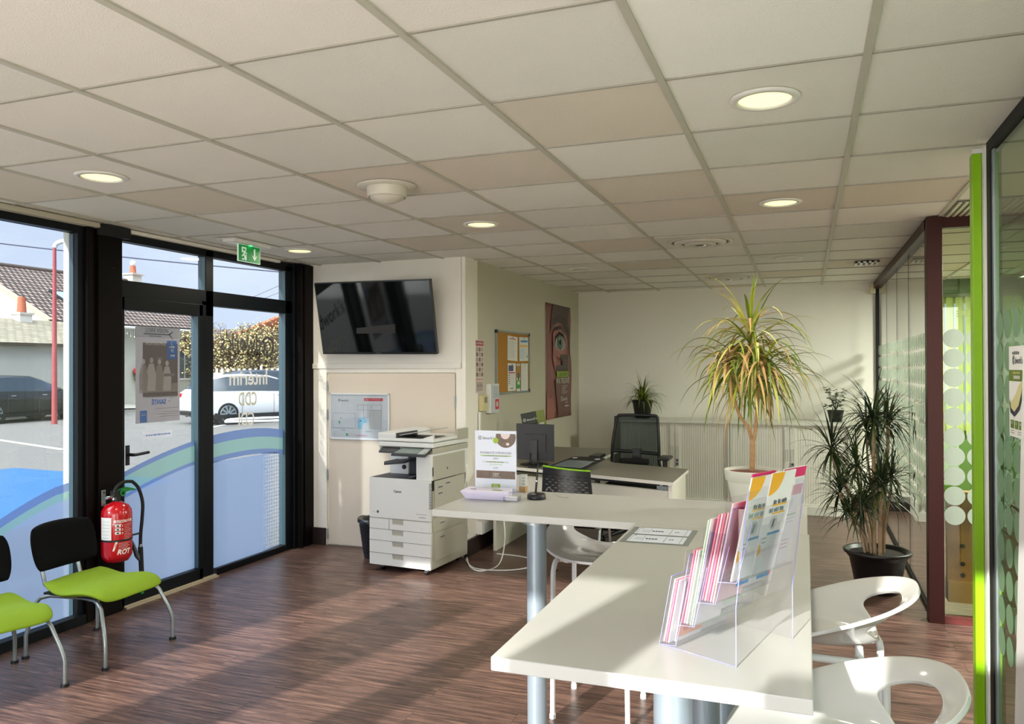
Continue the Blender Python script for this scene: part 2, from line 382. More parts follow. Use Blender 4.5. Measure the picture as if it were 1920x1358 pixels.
# wall behind the camera: glazed shop front, its posts and head throw the bands of shade on the floor
mb = MB()
def fw(x0, x1, z0, z1): mb.box((x0, -.38, z0), (x1, -.30, z1), brown)
fw(-4.4, -4.16, 0, CZ); fw(-3.67, -3.17, 0, 1.99); fw(-2.79, -2.57, 0, CZ)
fw(-2.57, -.51, 1.97, CZ); fw(-1.02, -.805, 0, 1.97); fw(-.51, -.38, 0, 1.72); fw(-.38, .0, 0, 1.90); fw(.0, .18, 0, 1.72); fw(.18, .30, 0, CZ)  # low stepped panels added to cast the shade of the person behind the camera
fw(-4.4, 3.6, 2.30, CZ); fw(2.0, 2.1, 0, CZ); fw(3.3, 3.6, 0, CZ); fw(-4.4, 3.6, 0, .06)
struct(mb.build('wall_front'))

# left wall: solid part, then window_1, brown pier, door_1 with side light and fanlights, brown pier
mb = MB(); mb.box((-4.36, -.4, -.1), (-4.15, 1.3, CZ+.03), wallb); mb.box((-4.295, 3.575, -.1), (-4.24, 3.86, CZ+.1), exwhite)
mb.box((-4.36, -.4, CZ+.0), (-4.2, 6.1, CZ+.3), exwhite); mb.box((-4.30, 5.72, -.1), (-4.25, 6.1, CZ+.1), exwhite)
mb.box((-4.36, 5.97, -.1), (-4.17, YB+.1, CZ+.3), exwhite)
struct(mb.build('wall_left'))

def bars(mb, m, rects, x0, x1):
    for (y0, y1, z0, z1) in rects: mb.box((x0, y0, z0), (x1, y1, z1), m)
win = MB(); bars(win, alu, [(1.3, 3.612, 2.395, CZ-.002), (1.3, 3.612, 0, .028), (1.3, 1.36, 0, CZ-.002), (3.566, 3.612, .028, 2.395)], -4.235, -4.165)
win.box((-4.236, 3.563, .03), (-4.20, 3.567, 2.39), alub); win.box((-4.2, 1.3, 0), (-4.13, 3.6, .06), alu)
win = struct(win.build('window_1', bevel=.003))
g = MB(); g.box((-4.204, 1.36, .028), (-4.198, 3.566, 2.395), glass); g.build('pane', win)

# brown metal-clad pier with grooves
mb = MB(); mb.box((-4.24, 3.612, 0), (-4.14, 3.66, CZ-.002), brown); mb.box((-4.24, 3.66, 0), (-4.155, 3.69, CZ-.002), brown)
mb.box((-4.24, 3.69, 0), (-4.13, 3.868, CZ-.002), brown); mb.box((-4.14, 3.68, 2.40), (-4.10, 3.91, CZ-.002), matblack)
mb.cyl((-4.131, 3.80, 2.2), (-4.126, 3.80, 2.2), .006, matblack, n=10)
struct(mb.build('trim_2', bevel=.003))
mb = MB(); mb.box((-4.24, 5.70, 0), (-4.14, 5.80, CZ-.002), alu); mb.box((-4.24, 5.74, 0), (-4.09, 5.76, CZ-.002), brown); mb.box((-4.24, 5.80, 0), (-4.10, 5.93, CZ-.002), brown)
struct(mb.build('trim_3', bevel=.003))

d = MB(); X0, X1 = -4.235, -4.165
bars(d, alu, [(3.868, 5.72, 2.395, CZ-.002), (3.868, 5.72, 2.03, 2.14), (3.868, 3.884, 0, CZ-.002), (4.661, 4.74, 1.95, 2.44), (4.62, 4.74, 0, 2.06), (5.617, 5.72, 0, 2.44), (4.78, 5.6, 0, .05)], X0, X1)
for y in (4.658, 5.614): d.box((-4.236, y, 2.14), (-4.17, y+.004, 2.395), alub)
d.box((-4.236, 5.614, .05), (-4.17, 5.619, 2.03), alub)
door = struct(d.build('door_1', bevel=.003))
lf = MB(); bars(lf, alu, [(3.885, 3.905, 0, 2.03), (3.885, 4.615, 1.945, 2.03), (3.885, 4.615, .012, .098), (4.579, 4.615, 0, 2.03)], -4.225, -4.15)
lf.box((-4.226, 4.575, .1), (-4.16, 4.58, 1.945), alub)
lf.build('door_leaf', door, bevel=.003)
g = MB()
g.box((-4.204, 3.905, .098), (-4.198, 4.579, 1.945), glass); g.box((-4.204, 4.74, .05), (-4.198, 5.617, 2.03), glass)
g.box((-4.204, 3.884, 2.14), (-4.198, 4.661, 2.395), glass); g.box((-4.204, 4.74, 2.14), (-4.198, 5.617, 2.395), glass)
g.build('pane', door)
h = MB(); h.cyl((-4.15, 3.926, 1.0), (-4.09, 3.926, 1.0), .011, black, n=12); h.tube([(-4.095, 3.926, 1.0), (-4.09, 3.95, 1.0), (-4.095, 4.05, 1.005)], .010, black)
h.box((-4.152, 3.912, .93), (-4.144, 3.940, 1.06), black); h.build('door_handle', door)
mb = MB(); mb.box((-4.163, 3.9, 0), (-4.125, 4.75, .012), M('threshold_beige', (176, 164, 140), .5)); mb.box((-4.163, 3.9, .012), (-4.145, 4.75, .02), M('threshold_beige'))
struct(mb.build('trim_4'))

# printed film on the lower glass: pale blue with green and blue arcs
fA = filmmat('frosted_film_blue', (158, 176, 208), .12, .62); fB = filmmat('frosted_film_green', (150, 186, 178), .25, .6); fC = filmmat('frosted_film_slate', (118, 140, 186), .25, .6)
def film(y0, y1, tops, x=-4.194):
    """tops: list of (offset function) giving bands; area below the last is plain frosted"""
    mb = MB(); n = 24
    for j, (fa, fb, m) in enumerate(tops):
        P = [[(x, y0+(y1-y0)*i/n, fa(y0+(y1-y0)*i/n)) for i in range(n+1)], [(x, y0+(y1-y0)*i/n, fb(y0+(y1-y0)*i/n)) for i in range(n+1)]]
        mb.grid(P, m, False)
    return mb
arc = lambda y: 1.075-.19*((5.15-y)/1.2)**2 if y < 5.15 else 1.075-.03*((y-5.15)/.4)**2
arcw = lambda y: .87-.15*(3.5-y)-.32*(3.5-y)**1.5 if y < 3.5 else .87
f1 = film(3.906, 4.577, [(lambda y: arc(y), lambda y: arc(y)-.035, fC), (lambda y: arc(y)-.035, lambda y: arc(y)-.15, fB), (lambda y: arc(y)-.15, lambda y: arc(y)-.175, fC), (lambda y: arc(y)-.175, lambda y: .10, fA)])
f1 = tag(f1.build('window_film'), 'pale blue frosted film with a rising green band on the glass door leaf', 'window film', 'frosted films on the street glazing')
f2 = film(4.742, 5.615, [(lambda y: arc(y), lambda y: arc(y)-.07, fC), (lambda y: arc(y)-.07, lambda y: arc(y)-.17, fB), (lambda y: arc(y)-.17, lambda y: arc(y)-.21, fC)])
bot = .052
fadeY = 5.33
f2.mb = None
n = 20
f2.grid([[(-4.194, 4.742+(fadeY-4.742)*i/n, arc(4.742)-.2) for i in range(n+1)], [(-4.194, 4.742+(fadeY-4.742)*i/n, bot) for i in range(n+1)]], fA, False)
for j in range(int((arc(5)-.2-bot)/.03)):       # towards the right the film breaks into a raster with shrinking tiles
    for i in range(8):
        s_ = .0148-.0012*i; yc = fadeY+.015+.03*i; zc = bot+.015+.03*j
        f2.add([(-4.194, yc-s_, zc-s_), (-4.194, yc+s_, zc-s_), (-4.194, yc+s_, zc+s_), (-4.194, yc-s_, zc+s_)], [(0, 1, 2, 3)], fA)
tag(f2.build('window_film'), 'frosted film dissolving into dots on the side light right of the glass door', 'window film', 'frosted films on the street glazing')
f3 = film(1.37, 3.53, [(lambda y: arcw(y), lambda y: arcw(y)-.05, fC), (lambda y: arcw(y)-.05, lambda y: arcw(y)-.10, fB), (lambda y: arcw(y)-.10, lambda y: .03, fA)])
tag(f3.build('window_film'), 'pale frosted film with a curved upper edge on the left window behind the lime chairs', 'window film', 'frosted films on the street glazing')

# wall with the television: flush cream door, raised panel above, narrow post
mb = MB(); mb.box((-4.17, YT+.02, 0), (-2.625, YT+.25, CZ+.03), wallw)
mb.box((-4.17, YT-.005, 1.57), (-2.66, YT+.03, CZ+.03), wallw); mb.box((-4.17, YT-.018, 1.555), (-2.66, YT+.03, 1.60), wallw)
mb.box((-2.655, YT-.01, 0), (-2.62, YT+.25, CZ+.03), wallw); mb.box((-4.17, YT-.004, 0), (-3.965, YT+.03, 1.555), wallw); mb.box((-2.71, YT-.004, 0), (-2.655, YT+.03, 1.555), wallw)
mb.box((-3.965, YT-.004, 1.52), (-2.71, YT+.03, 1.555), wallw)
struct(mb.build('wall_television', bevel=.003))
d2 = MB(); d2.box((-3.945, YT-.002, .012), (-2.72, YT+.03, 1.512), doorw)
d2 = struct(d2.build('door_2', bevel=.004))
for (x, z) in ((-3.955, 1.40), (-3.955, 1.15), (-3.955, .62), (-3.955, .10), (-2.715, 1.28)):
    q = MB(); q.cyl((x, YT-.008, z-.045), (x, YT-.008, z+.045), .007, steel, n=10); q.build('hinge', d2)
# side wall
mb = MB(); mb.box((-2.83, YT+.25, 0), (-2.62, YB+.04, CZ+.03), wallb); struct(mb.build('wall_left_office'))
# back wall, with the window opening of the office at the right end
mb = MB(); mb.box((-2.83, YB, 0), (1.3, YB+.1, CZ+.03), wallw); mb.box((2.9, YB, 0), (3.6, YB+.1, CZ+.03), wallw)
gw = M('green_wall_paint', (56, 92, 8), .6, var=.03)
mb.box((1.3, YB, 0), (2.9, YB+.1, .88), gw); mb.box((1.3, YB, 2.28), (2.9, YB+.1, CZ+.03), gw)
struct(mb.build('wall_back'))
mb = MB(); mb.box((3.5, -.4, 0), (3.62, YB+.1, CZ+.03), M('grey_green_paint', (168, 172, 152), .7)); struct(mb.build('wall_right'))
# skirtings
mb = MB(); mb.box((-2.62, YB-.015, 0), (XR-.05, YB, .16), skirt); mb.box((.8, YB-.015, 0), (1.3, YB, .10), skirt); struct(mb.build('baseboard_back'))
mb = MB(); mb.box((-2.635, YT-.02, 0), (-2.60, YT+.2, .14), skirt); mb.box((-2.62, YT+.2, 0), (-2.605, YB-.015, .13), skirt); struct(mb.build('baseboard_office'))
mb = MB(); mb.box((-4.10, YT-.02, 0), (-3.97, YT-.004, .15), skirt); struct(mb.build('baseboard_left'))

# glass partition of the far office ---------------------------------------------------
pg = glassmat('partition_glass', (226, 230, 224), 3.6, ior=1.5)
frost = filmmat('frosted_dot_film', (176, 186, 172), .45, .5)
part = MB()
brp = M('brown_satin_lacquer', (54, 21, 16), .42, spec=.22, var=.08, scale=3)
part.box((XR-.04, 5.40, 2.40), (XR+.04, YB, CZ-.002), brp)
part.box((XR-.04, 5.36, 0), (XR+.045, 5.46, CZ-.002), brp)
part.box((XR+.045, 5.38, 2.40), (3.5, 5.44, CZ-.002), brp); part.box((XR+.045, 5.38, 0), (3.5, 5.44, .045), M('brown_red_lacquer', (92, 40, 36), .3))
for y in (9.12, 8.31, 7.42, 6.61): part.box((XR-.004, y-.004, 0), (XR+.004, y+.004, 2.40), matblack)
part.box((XR-.015, 5.46, 0), (XR+.015, YB, .02), brown); part.box((XR-.02, YB-.03, 0), (XR+.02, YB, CZ-.002), matblack)
part.box((1.9, 5.38, 0), (1.96, 5.44, 2.40), brown)
part = struct(part.build('wall_office_partition', bevel=.002))
g = MB(); g.box((XR-.003, 5.46, .02), (XR+.003, YB-.03, 2.40), pg); g.build('pane', part)
g = MB(); g.box((XR+.045, 5.408, .045), (3.5, 5.412, 2.40), glassmat('office_front_glass', (225, 232, 218), 1.3)); g.build('pane', part)
fd = MB()
for j in range(10):
    z = .652+.1195*j
    for i in range(32):
        y = 5.56+.12*i
        if y < YB-.09: fd.disc((XR-.0045, y, z), (1, 0, 0), .052, frost, 20)
    for i in range(9): fd.disc((.843+.125*i, 5.4055, z), (0, 1, 0), .0575, M('frosted_dot_film_front', (158, 172, 156), .5, var=.02), 28)
fd.build('frosted_dots', part)

# glass partition of the near office, white door post and lime edge -----------------------
px = .705
near = MB()
near.box((px-.012, .9, 2.42), (px+.03, 3.66, CZ-.002), matblack); near.box((px-.012, 3.60, 0), (px+.03, 3.66, 2.42), matblack); near.box((px-.01, .9, 0), (px+.03, 3.66, .03), matblack)
near.box((px-.006, 3.57, .03), (px+.012, 3.60, 2.42), steel); near.box((px-.012, .84, 0), (px+.03, .9, CZ-.002), matblack)
near = struct(near.build('wall_near_partition', bevel=.002))
g = MB(); g.box((px, .9, .03), (px+.005, 3.60, 2.42), glassmat('near_office_glass', (206, 222, 206), 1.6)); g.build('pane', near)
fd = MB(); fgreen = M('frosted_dot_film_green', (118, 150, 120), .5, var=.03)
for j in range(11):
    z = .50+.1215*j
    for i in range(20): fd.disc((px-.002, 3.50-.128*i, z), (1, 0, 0), .054, fgreen, 28)
fd.build('frosted_dots', near)
mb = MB(); mb.box((.692, 3.70, 0), (.712, 3.78, 2.46), white); struct(mb.build('trim_5', bevel=.002))
dl = MB(); lime = M('lime_green_lacquer', (138, 190, 10), .35, var=.02)
dl.box((.657, 3.74, .01), (.690, 3.80, 2.445), lime)
dl = struct(dl.build('door_3', bevel=.002)); q = MB(); q.box((.655, 3.73, 2.445), (.70, 3.80, 2.463), white); q.build('door_head_bracket', dl)
# far wall of near office with pilaster
mb = MB(); mb.box((1.0, 5.0, 0), (3.5, 5.06, CZ), M('grey_green_paint')) 
mb = MB(); mb.box((1.8, .0, 0), (3.5, .1, CZ), M('grey_green_paint')); mb.box((2.4, 3.68, 0), (3.5, 3.74, CZ), wallb); mb.box((1.15, 3.66, 0), (1.21, 3.74, 2.3), wallb)
struct(mb.build('wall_near_office'))

# office window and vertical blind in the back wall
ow = MB(); bars2 = [((1.3, YB+.03, .88), (1.36, YB+.08, 2.28)), ((2.84, YB+.03, .88), (2.9, YB+.08, 2.28)), ((1.3, YB+.03, 2.22), (2.9, YB+.08, 2.28)), ((1.3, YB+.03, .88), (2.9, YB+.08, .94)), ((2.07, YB+.03, .88), (2.13, YB+.08, 2.28))]
for a, b in bars2: ow.box(a, b, white)
ow = struct(ow.build('window_2')); g = MB(); g.box((1.36, YB+.05, .94), (2.84, YB+.055, 2.22), glass); g.build('pane', ow)
bl = thing('vertical_blind', 'pale green vertical slat blind behind the dotted office glass at the far right', 'blind', (2.1, YB-.05, .9))
q = MB(); q.box((1.28, YB-.07, 2.28), (2.92, YB-.03, 2.315), M('olive_rail', (70, 84, 40), .5)); q.build('head_rail', bl)
bm_ = filmmat('blind_fabric', (188, 200, 128), .0, .6)
for i in range(18):
    q = MB(); a = radians(28); c = Vector((1.335+.088*i, YB-.05, 0)); dx, dy = .044*cos(a), .044*sin(a)
    P = [[(c.x+dx*t, c.y+dy*t*1.0+.006*(1-t*t), z) for t in (-1, -.5, 0, .5, 1)] for z in (.84, 2.28)]
    q.grid(P, bm_); q.build('slat', bl)

# LED ceiling panels; those of the near office and corridor are added fill light
ledm = M('led_panel_lit', (255, 250, 235), .5, emit=((255, 246, 224), 8.0))
for nm, (x, y), lab, W_l in (('ceiling_panel_light', (2.28, 7.6), 'lit square ceiling panel inside the far glass office', 460), ('ceiling_panel_light', (2.3, 1.9), 'added fill light panel in the ceiling of the near glass office', 90), ('ceiling_panel_light', (2.3, 4.6), 'added fill light panel in the ceiling of the corridor to the right', 130)):
    t = thing(nm, lab, 'ceiling light', (x, y, CZ-.006)); q = MB(); q.box((x-.29, y-.29, CZ-.012), (x+.29, y+.29, CZ-.004), ledm); q.build('diffuser', t)
    q = MB()
    for a, b in (((x-.30, y-.30), (x+.30, y-.285)), ((x-.30, y+.285), (x+.30, y+.30)), ((x-.30, y-.30), (x-.285, y+.30)), ((x+.285, y-.30), (x+.30, y+.30))): q.box((a[0], a[1], CZ-.015), (b[0], b[1], CZ-.001), white)
    q.build('frame', t)
    l = bpy.data.objects.new('panel_light', bpy.data.lights.new('panel_light', 'AREA')); l.data.shape = 'SQUARE'; l.data.size = .56; l.data.energy = W_l; l.data.color = (1, .98, .94); l.data.spread = radians(178)
    col.objects.link(l); l.parent = t; l.location = (0, 0, -.014)

# ================================================================== HIGH TABLES AND STOOLS
lam = M('white_laminate_satin', (190, 191, 186), .28, var=.01)
legm = M('silver_grey_table_leg', (146, 160, 170), .38, .35, var=.03)
def leg(parent, x, y, z1, r=.041):
    q = MB(); q.cyl((x, y, .0), (x, y, z1), r, legm, n=40); q.cyl((x, y, 0), (x, y, .012), r+.003, steel, n=40)
    q.cyl((x, y, z1-.012), (x, y, z1), r+.02, steel, n=40); return q.build('leg', parent)
t1 = thing('high_table', 'white high table running towards the camera with the clear brochure rack', 'table', (-.31, 2.3, 0))
q = MB(); q.box((-.626, 1.54, .92), (.010, 3.048, .95), lam); q.build('table_top', t1, bevel=.0025)
for x, y in ((-.27, 1.70), (-.275, 2.31), (-.275, 2.85)): leg(t1, x, y, .92)
t2 = thing('high_table', 'white high table set across the room carrying the potted plant and the display sign', 'table', (-.75, 3.36, 0))
q = MB(); q.box((-1.512, 3.052, .92), (.004, 3.668, .95), lam); q.build('table_top', t2, bevel=.0025)
for x, y in ((-1.06, 3.125), (-.06, 3.40)): leg(t2, x, y, .92)
q = MB(); q.box((-1.2, 3.35, .885), (-.3, 3.39, .92), steel); q.build('under_rail', t2)

gloss = M('glossy_white_shell', (212, 213, 210), .12, var=.01, coat=.4)
wtube = M('white_painted_tube', (222, 226, 226), .3, var=.01)
def make_stool(label, group):
    r = thing('bar_stool', label, 'stool', group=group, local=True)
    NT, NV = 120, 44; TH, VC, DV = radians(52), .725, .125
    def pt(th, v):
        c, s_ = cos(th), sin(th); k = (1+c)/2
        a = .258 if c > 0 else .225; b = .245
        R = 1/((abs(c)/a)**2.3+(abs(s_)/b)**2.3)**(1/2.3)
        t = max(0, (v-.45)/.55); sm = t*t*(3-2*t)*.55+t*.45
        zr = -.012+.175*k**1.15
        zz = .725+zr*sm-.018*(1-v)**2*1.5
        zz -= .035*math.exp(-((v-.60)/.07)**2)*max(0, c)**3
        R2 = R*(1+.05*t*k)
        return (v*R2*c, v*R2*s_, zz)
    vs, fs, idx = [], [], {}
    def cen(i, o=.5):
        th = 2*pi*(i+o)/NT; return th if th <= pi else th-2*pi
    gone = {(j, i) for j in range(NV) for i in range(NT) if (cen(i)/TH)**2+((.02+.98*(j+.5)/NV-VC)/DV)**2 < 1}
    def gete(j, i):
        i %= NT
        if (j, i) in idx: return idx[(j, i)]
        th = cen(i, 0); v = .02+.98*j/NV
        near_ = [((j-dj), (i-di) % NT) in gone for dj in (0, 1) for di in (0, 1)]
        if any(near_) and not all(near_):      # rim of the opening: slide onto the oval
            a, b = th/TH, (v-VC)/DV; e = sqrt(a*a+b*b); th, v = a/e*TH, VC+b/e*DV
        vs.append(pt(th, v)); idx[(j, i)] = len(vs)-1; return idx[(j, i)]
    for j in range(NV):
        for i in range(NT):
            if (j, i) not in gone: fs.append((gete(j, i), gete(j, i+1), gete(j+1, i+1), gete(j+1, i)))
    fs.append(tuple(gete(0, i) for i in range(NT)))
    q = MB(); q.add(vs, fs, gloss, True)
    sh = q.build('seat_shell', r, solid=.011)
    b = sh.modifiers.new('b', 'BEVEL'); b.width = .004; b.segments = 2; b.limit_method = 'ANGLE'; b.angle_limit = radians(50)
    for sy in (-1, 1):       # each side: one bent tube makes a front and a rear leg, with rail between
        for sx in (-1, 1):
            q = MB(); y = .165*sy
            P = [(0, y, .688), (sx*.115, y, .688)]+[(sx*(.115+.055*sin(t)), y, .688-.055*(1-cos(t))) for t in (.4, .8, 1.2, pi/2)]+[(sx*.172, y+.004*sy, .012)]
            q.tube(P, .0115, wtube, 12); q.cyl((sx*.172, y+.004*sy, 0), (sx*.172, y+.004*sy, .02), .014, wtube, n=14); q.build('leg', r)
    for sx in (-1, 1):
        q = MB(); q.tube([(sx*.10, -.165, .688), (sx*.10, .165, .688)], .010, wtube)
        for sy in (-1, 1): q.cyl((sx*.10, sy*.12, .68), (sx*.10, sy*.12, .722), .015, wtube, .011, n=14)
        q.build('cross_bar', r)
    q = MB(); zf = .25
    q.tube([(-.172, -.169, zf), (-.172, .169, zf)], .009, wtube); q.build('footrest', r)
    return r
st = make_stool('white shell stool nearest the camera, tucked in at the right side of the high table', 'white shell stools at the high tables')
st.location = (.045, 1.90, 0); st.rotation_euler.z = radians(2)
s2 = copy_tree(st); s2.location = (.05, 2.69, 0); s2.rotation_euler.z = radians(-2)
s2['label'] = 'white shell stool between the high table and the black floor pot'
s3 = copy_tree(st); s3.location = (-.893, 3.515, 0); s3.rotation_euler.z = radians(90)
s3['label'] = 'white shell stool pushed under the cross table behind its thick silver leg'

# ================================================================== LIME LOUNGE CHAIRS
limef = M('lime_green_fabric', (122, 152, 2), .8, var=.06, scale=30, bump=.25, bscale=400)
blackf = M('black_upholstery', (4, 4, 6), .9, spec=.15, var=.1, bump=.15, bscale=400)
tub = M('satin_steel_tube', (150, 158, 158), .32, .75, var=.03)
def pad(q, fn, nu, nv, thick, m):
    """cushion from a top surface fn(u,v) u,v in -1..1 with rounded edges"""
    P = []; n = nu
    for j in range(nv+1):
        row = []
        for i in range(nu+1):
            row.append(fn(-1+2*i/nu, -1+2*j/nv))
        P.append(row)
    def edge(u, v): return max(abs(u)**6, abs(v)**6)
    top = []; botm = []
    for j in range(nv+1):
        a, b = [], []
        for i in range(nu+1):
            u, v = -1+2*i/nu, -1+2*j/nv; p = Vector(P[j][i]); e_ = edge(u, v); nn = fn(u, v, True)
            a.append(p-nn*(thick*.5*e_)); b.append(p-nn*(thick*(1-.5*e_)))
        top.append(a); botm.append(b)
    q.grid(top, m); q.grid([r[::-1] for r in botm], m)
    def strip(a, b): q.grid([a, b], m)
    strip([r[0] for r in top][::-1], [r[0] for r in botm][::-1]); strip([r[-1] for r in top], [r[-1] for r in botm])
    strip(top[0], botm[0]); strip(top[-1][::-1], botm[-1][::-1])
def make_lounge(label):
    r = thing('lounge_chair', label, 'chair', group='lime lounge chairs by the window', local=True)
    q = MB()
    def fs(u, v, nrm=False):
        if nrm: return Vector((0, 0, 1))
        x = .255*u*(1-.04*v*v); y = .245*v*(1-.05*u*u)*(1 if u > -.2 else 1-.10*(-u-.2))
        k = min(1, max(0, 1-.12*(abs(u)*abs(v))**4)); x *= k; y *= k
        z = .392+.020*(v*v)-.02*math.exp(-((u+.25)/.45)**2)-.055*max(0, u-.35)**1.7*1.6+.035*max(0, -u-.4)+.012*cos(pi*v)*(u > -2)*.6
        return (x, y, z)
    pad(q, fs, 20, 20, .052, limef); q.build('seat', r, weld=True, subsurf=1)
    q = MB(); q.box((-.22, -.19, .335), (.17, .19, .348), matblack); q.build('seat_board', r, bevel=.005)
    q = MB()
    def fb(u, v, nrm=False):
        t = radians(14)
        if nrm: return Vector((cos(t), 0, sin(t)))
        z = .575+.135*u*(1-.05*v*v); y = .225*v*(1-.05*u*u); k = 1-.10*(abs(u)*abs(v))**3
        return (-.262-(z-.45)*math.tan(t)+.05*v*v, y*k, .575+(z-.575)*k)
    pad(q, fb, 12, 16, .045, blackf); q.build('backrest', r, weld=True, subsurf=1)
    for s_ in (-1, 1):
        q = MB(); q.tube([(-.15, .12*s_, .338), (-.24, .12*s_, .342), (-.285, .12*s_, .37), (-.305, .12*s_, .44), (-.335, .12*s_, .58)], .011, tub); q.build('back_support', r)
        for sx in (1, -1):
            q = MB(); y = .2*s_
            if sx > 0: P = [(.02, y*.8, .330), (.12, y*.9, .330), (.165, y, .322), (.195, y*1.04, .295), (.235, y*1.15, .20), (.252, y*1.2, .15), (.258, y*1.22, .12), (.259, y*1.22, .01)]
            else: P = [(.02, y*.8, .330), (-.18, y*.9, .330), (-.225, y, .32), (-.25, y*1.05, .29), (-.272, y*1.15, .18), (-.282, y*1.2, .12), (-.285, y*1.2, .01)]
            q.tube(P, .0105, tub, 12); f = P[-1]; q.cyl((f[0], f[1], 0), (f[0], f[1], .014), .019, black, n=16); q.build('leg', r)
    return r
c1 = make_lounge('lime lounge chair with a black backrest beneath the red extinguisher')
c1.location = (-3.675, 3.31, 0); c1.rotation_euler.z = radians(3)
c2 = copy_tree(c1); c2.location = (-3.73, 2.685, 0); c2.rotation_euler.z = radians(-15)
c2['label'] = 'lime lounge chair cut off by the left edge, before the filmed window'

# ================================================================== FIRE EXTINGUISHER
red = M('extinguisher_red_gloss', (178, 14, 24), .18, var=.02, coat=.5)
ex = thing('fire_extinguisher', 'red fire extinguisher hung on the dark brown pier left of the glass door', 'fire extinguisher', (-4.035, 3.735, .35))
C_ = (-4.035, 3.735, .355)
q = MB(); q.lathe([(.0, .0), (.03, .0), (.072, .012), (.088, .045), (.089, .06), (.089, .295), (.086, .325), (.068, .355), (.035, .372), (.026, .378), (.0, .38)], C_, red, 40); q.build('cylinder', ex)
q = MB(); q.cyl((-4.035, 3.735, .73), (-4.035, 3.735, .765), .022, black, n=20); q.box((-4.052, 3.70, .76), (-4.018, 3.76, .80), black); q.cyl((-4.035, 3.70, .765), (-4.035, 3.66, .765), .010, chrome, n=14)
q.cyl((-4.035, 3.712, .745), (-4.035, 3.712, .79), .012, chrome, n=14); valve = q.build('valve', ex, bevel=.003)
gr = M('green_lever_plastic', (22, 120, 52), .4)
q = MB(); q.prism([(-4.045, 3.735, .79), (-4.045, 3.76, .805), (-4.045, 3.81, .812), (-4.045, 3.87, .792), (-4.045, 3.875, .783), (-4.045, 3.83, .787), (-4.045, 3.77, .78)], (.022, 0, 0), gr); q.build('lever', ex, bevel=.002)
q = MB(); q.grid([[(-4.015+.0*i, 3.765+rr*cos(2*pi*i/20), .782+rr*1.1*sin(2*pi*i/20)) for i in range(21)] for rr in (.012, .021)], gr); q.build('safety_ring', ex, solid=.006)
q = MB(); P = [(-4.035, 3.712, .785)]+[(-4.03, 3.712+.092-.092*cos(t), .785+.062*sin(t)) for t in [pi*k/10 for k in range(1, 8)]]
P += [(-4.02, 3.893, .79), (-4.01, 3.915, .70), (-4.01, 3.912, .60), (-4.01, 3.900, .50), (-4.01, 3.898, .43)]
def smooth(P, n=6):
    P = [Vector(p) for p in P]; out = []
    for i in range(len(P)-1):
        p0, p1, p2, p3 = P[max(0, i-1)], P[i], P[i+1], P[min(len(P)-1, i+2)]
        for k in range(n):
            t = k/n; out.append(.5*((2*p1)+(p2-p0)*t+(2*p0-5*p1+4*p2-p3)*t*t+(3*p1-p0-3*p2+p3)*t**3))
    return out+[P[-1]]
q.tube(smooth(P), .0105, matblack, 12); hose = q.build('hose', ex)
q = MB(); q.cyl((-4.01, 3.898, .435), (-4.01, 3.898, .415), .0115, chrome, n=14); q.cyl((-4.01, 3.898, .415), (-4.005, 3.905, .20), .015, matblack, n=14); q.cyl((-4.005, 3.905, .20), (-4.003, 3.907, .115), .010, gr, n=14)
q.prism([(-4.02, 3.885, .36), (-4.02, 3.84, .45), (-4.02, 3.825, .475), (-4.02, 3.83, .45), (-4.02, 3.86, .36), (-4.02, 3.885, .33)], (.02, 0, 0), M('grey_trigger', (70, 78, 86), .4)); q.build('nozzle', ex)
q = MB(); q.tube([(-4.035, 3.82, .50), (-4.015, 3.86, .503), (-4.01, 3.905, .505)], .006, black); q.lathe([(.0905, .14), (.0905, .152)], C_, black, 40); q.build('strap', ex)
q = MB(); q.box((-4.13, 3.705, .70), (-4.124, 3.735, .80), steel); q.cyl((-4.124, 3.72, .785), (-4.12, 3.72, .785), .005, black, n=10); q.build('wall_bracket', ex, bevel=.002)
# label printed round the cylinder: bands and pictograms laid on the curve
lw = M('label_print_white', (226, 224, 220), .5)
def curved(mb, a0, a1, z0, z1, m, r=.0897):
    n = max(2, int(abs(a1-a0)/.12)); mb.grid([[(C_[0]+r*cos(a0+(a1-a0)*i/n), C_[1]+r*sin(a0+(a1-a0)*i/n), z) for i in range(n+1)] for z in (z0, z1)], m, False)
def curved_text(mb, s_, size, a0, z, m, r=.0899, ital=0.0):
    t = MB(); t.text(s_, size, (0, 0, 0), (1, 0, 0), (0, 1, 0), m, bold=.03)
    vs = [(C_[0]+r*cos(a0+(p[0]+p[1]*ital)/r), C_[1]+r*sin(a0+(p[0]+p[1]*ital)/r), z+p[1]) for p in t.v]; mb.add(vs, t.f, m)
q = MB(); A0 = radians(-78)     # angle seen from the camera runs about -100..+40 deg
curved(q, radians(-113), radians(-62), .505, .645, lw)
for k in range(6): curved(q, radians(-110), radians(-70), .52+.02*k, .521+.02*k, black, .0899)
curved(q, radians(-54), radians(22), .612, .628, lw); curved_text(q, 'EXTINCTEUR', .016, radians(-46), .614, red, .0901)
for k in range(3):
    curved(q, radians(-48), radians(-28), .585-.022*k, .601-.022*k, lw); curved(q, radians(-43), radians(-34), .588-.022*k, .597-.022*k, black, .0901)
    curved_text(q, str(k+1), .016, radians(-24), .586-.022*k, lw)
for k in range(9): curved(q, radians(-14), radians(22-(k % 3)*6), .596-.011*k, .5975-.011*k, lw)
for k in range(6): curved(q, radians(-36), radians(8-(k % 2)*8), .484-.009*k, .4855-.009*k, lw)
q.add([(C_[0]+.0899*cos(a), C_[1]+.0899*sin(a), z) for a, z in ((radians(-58), .44), (radians(-52), .44), (radians(-38), .50), (radians(-46), .50))], [(0, 1, 2, 3)], lw)
curved_text(q, 'ROT', .040, radians(-42), .418, lw, ital=.25)
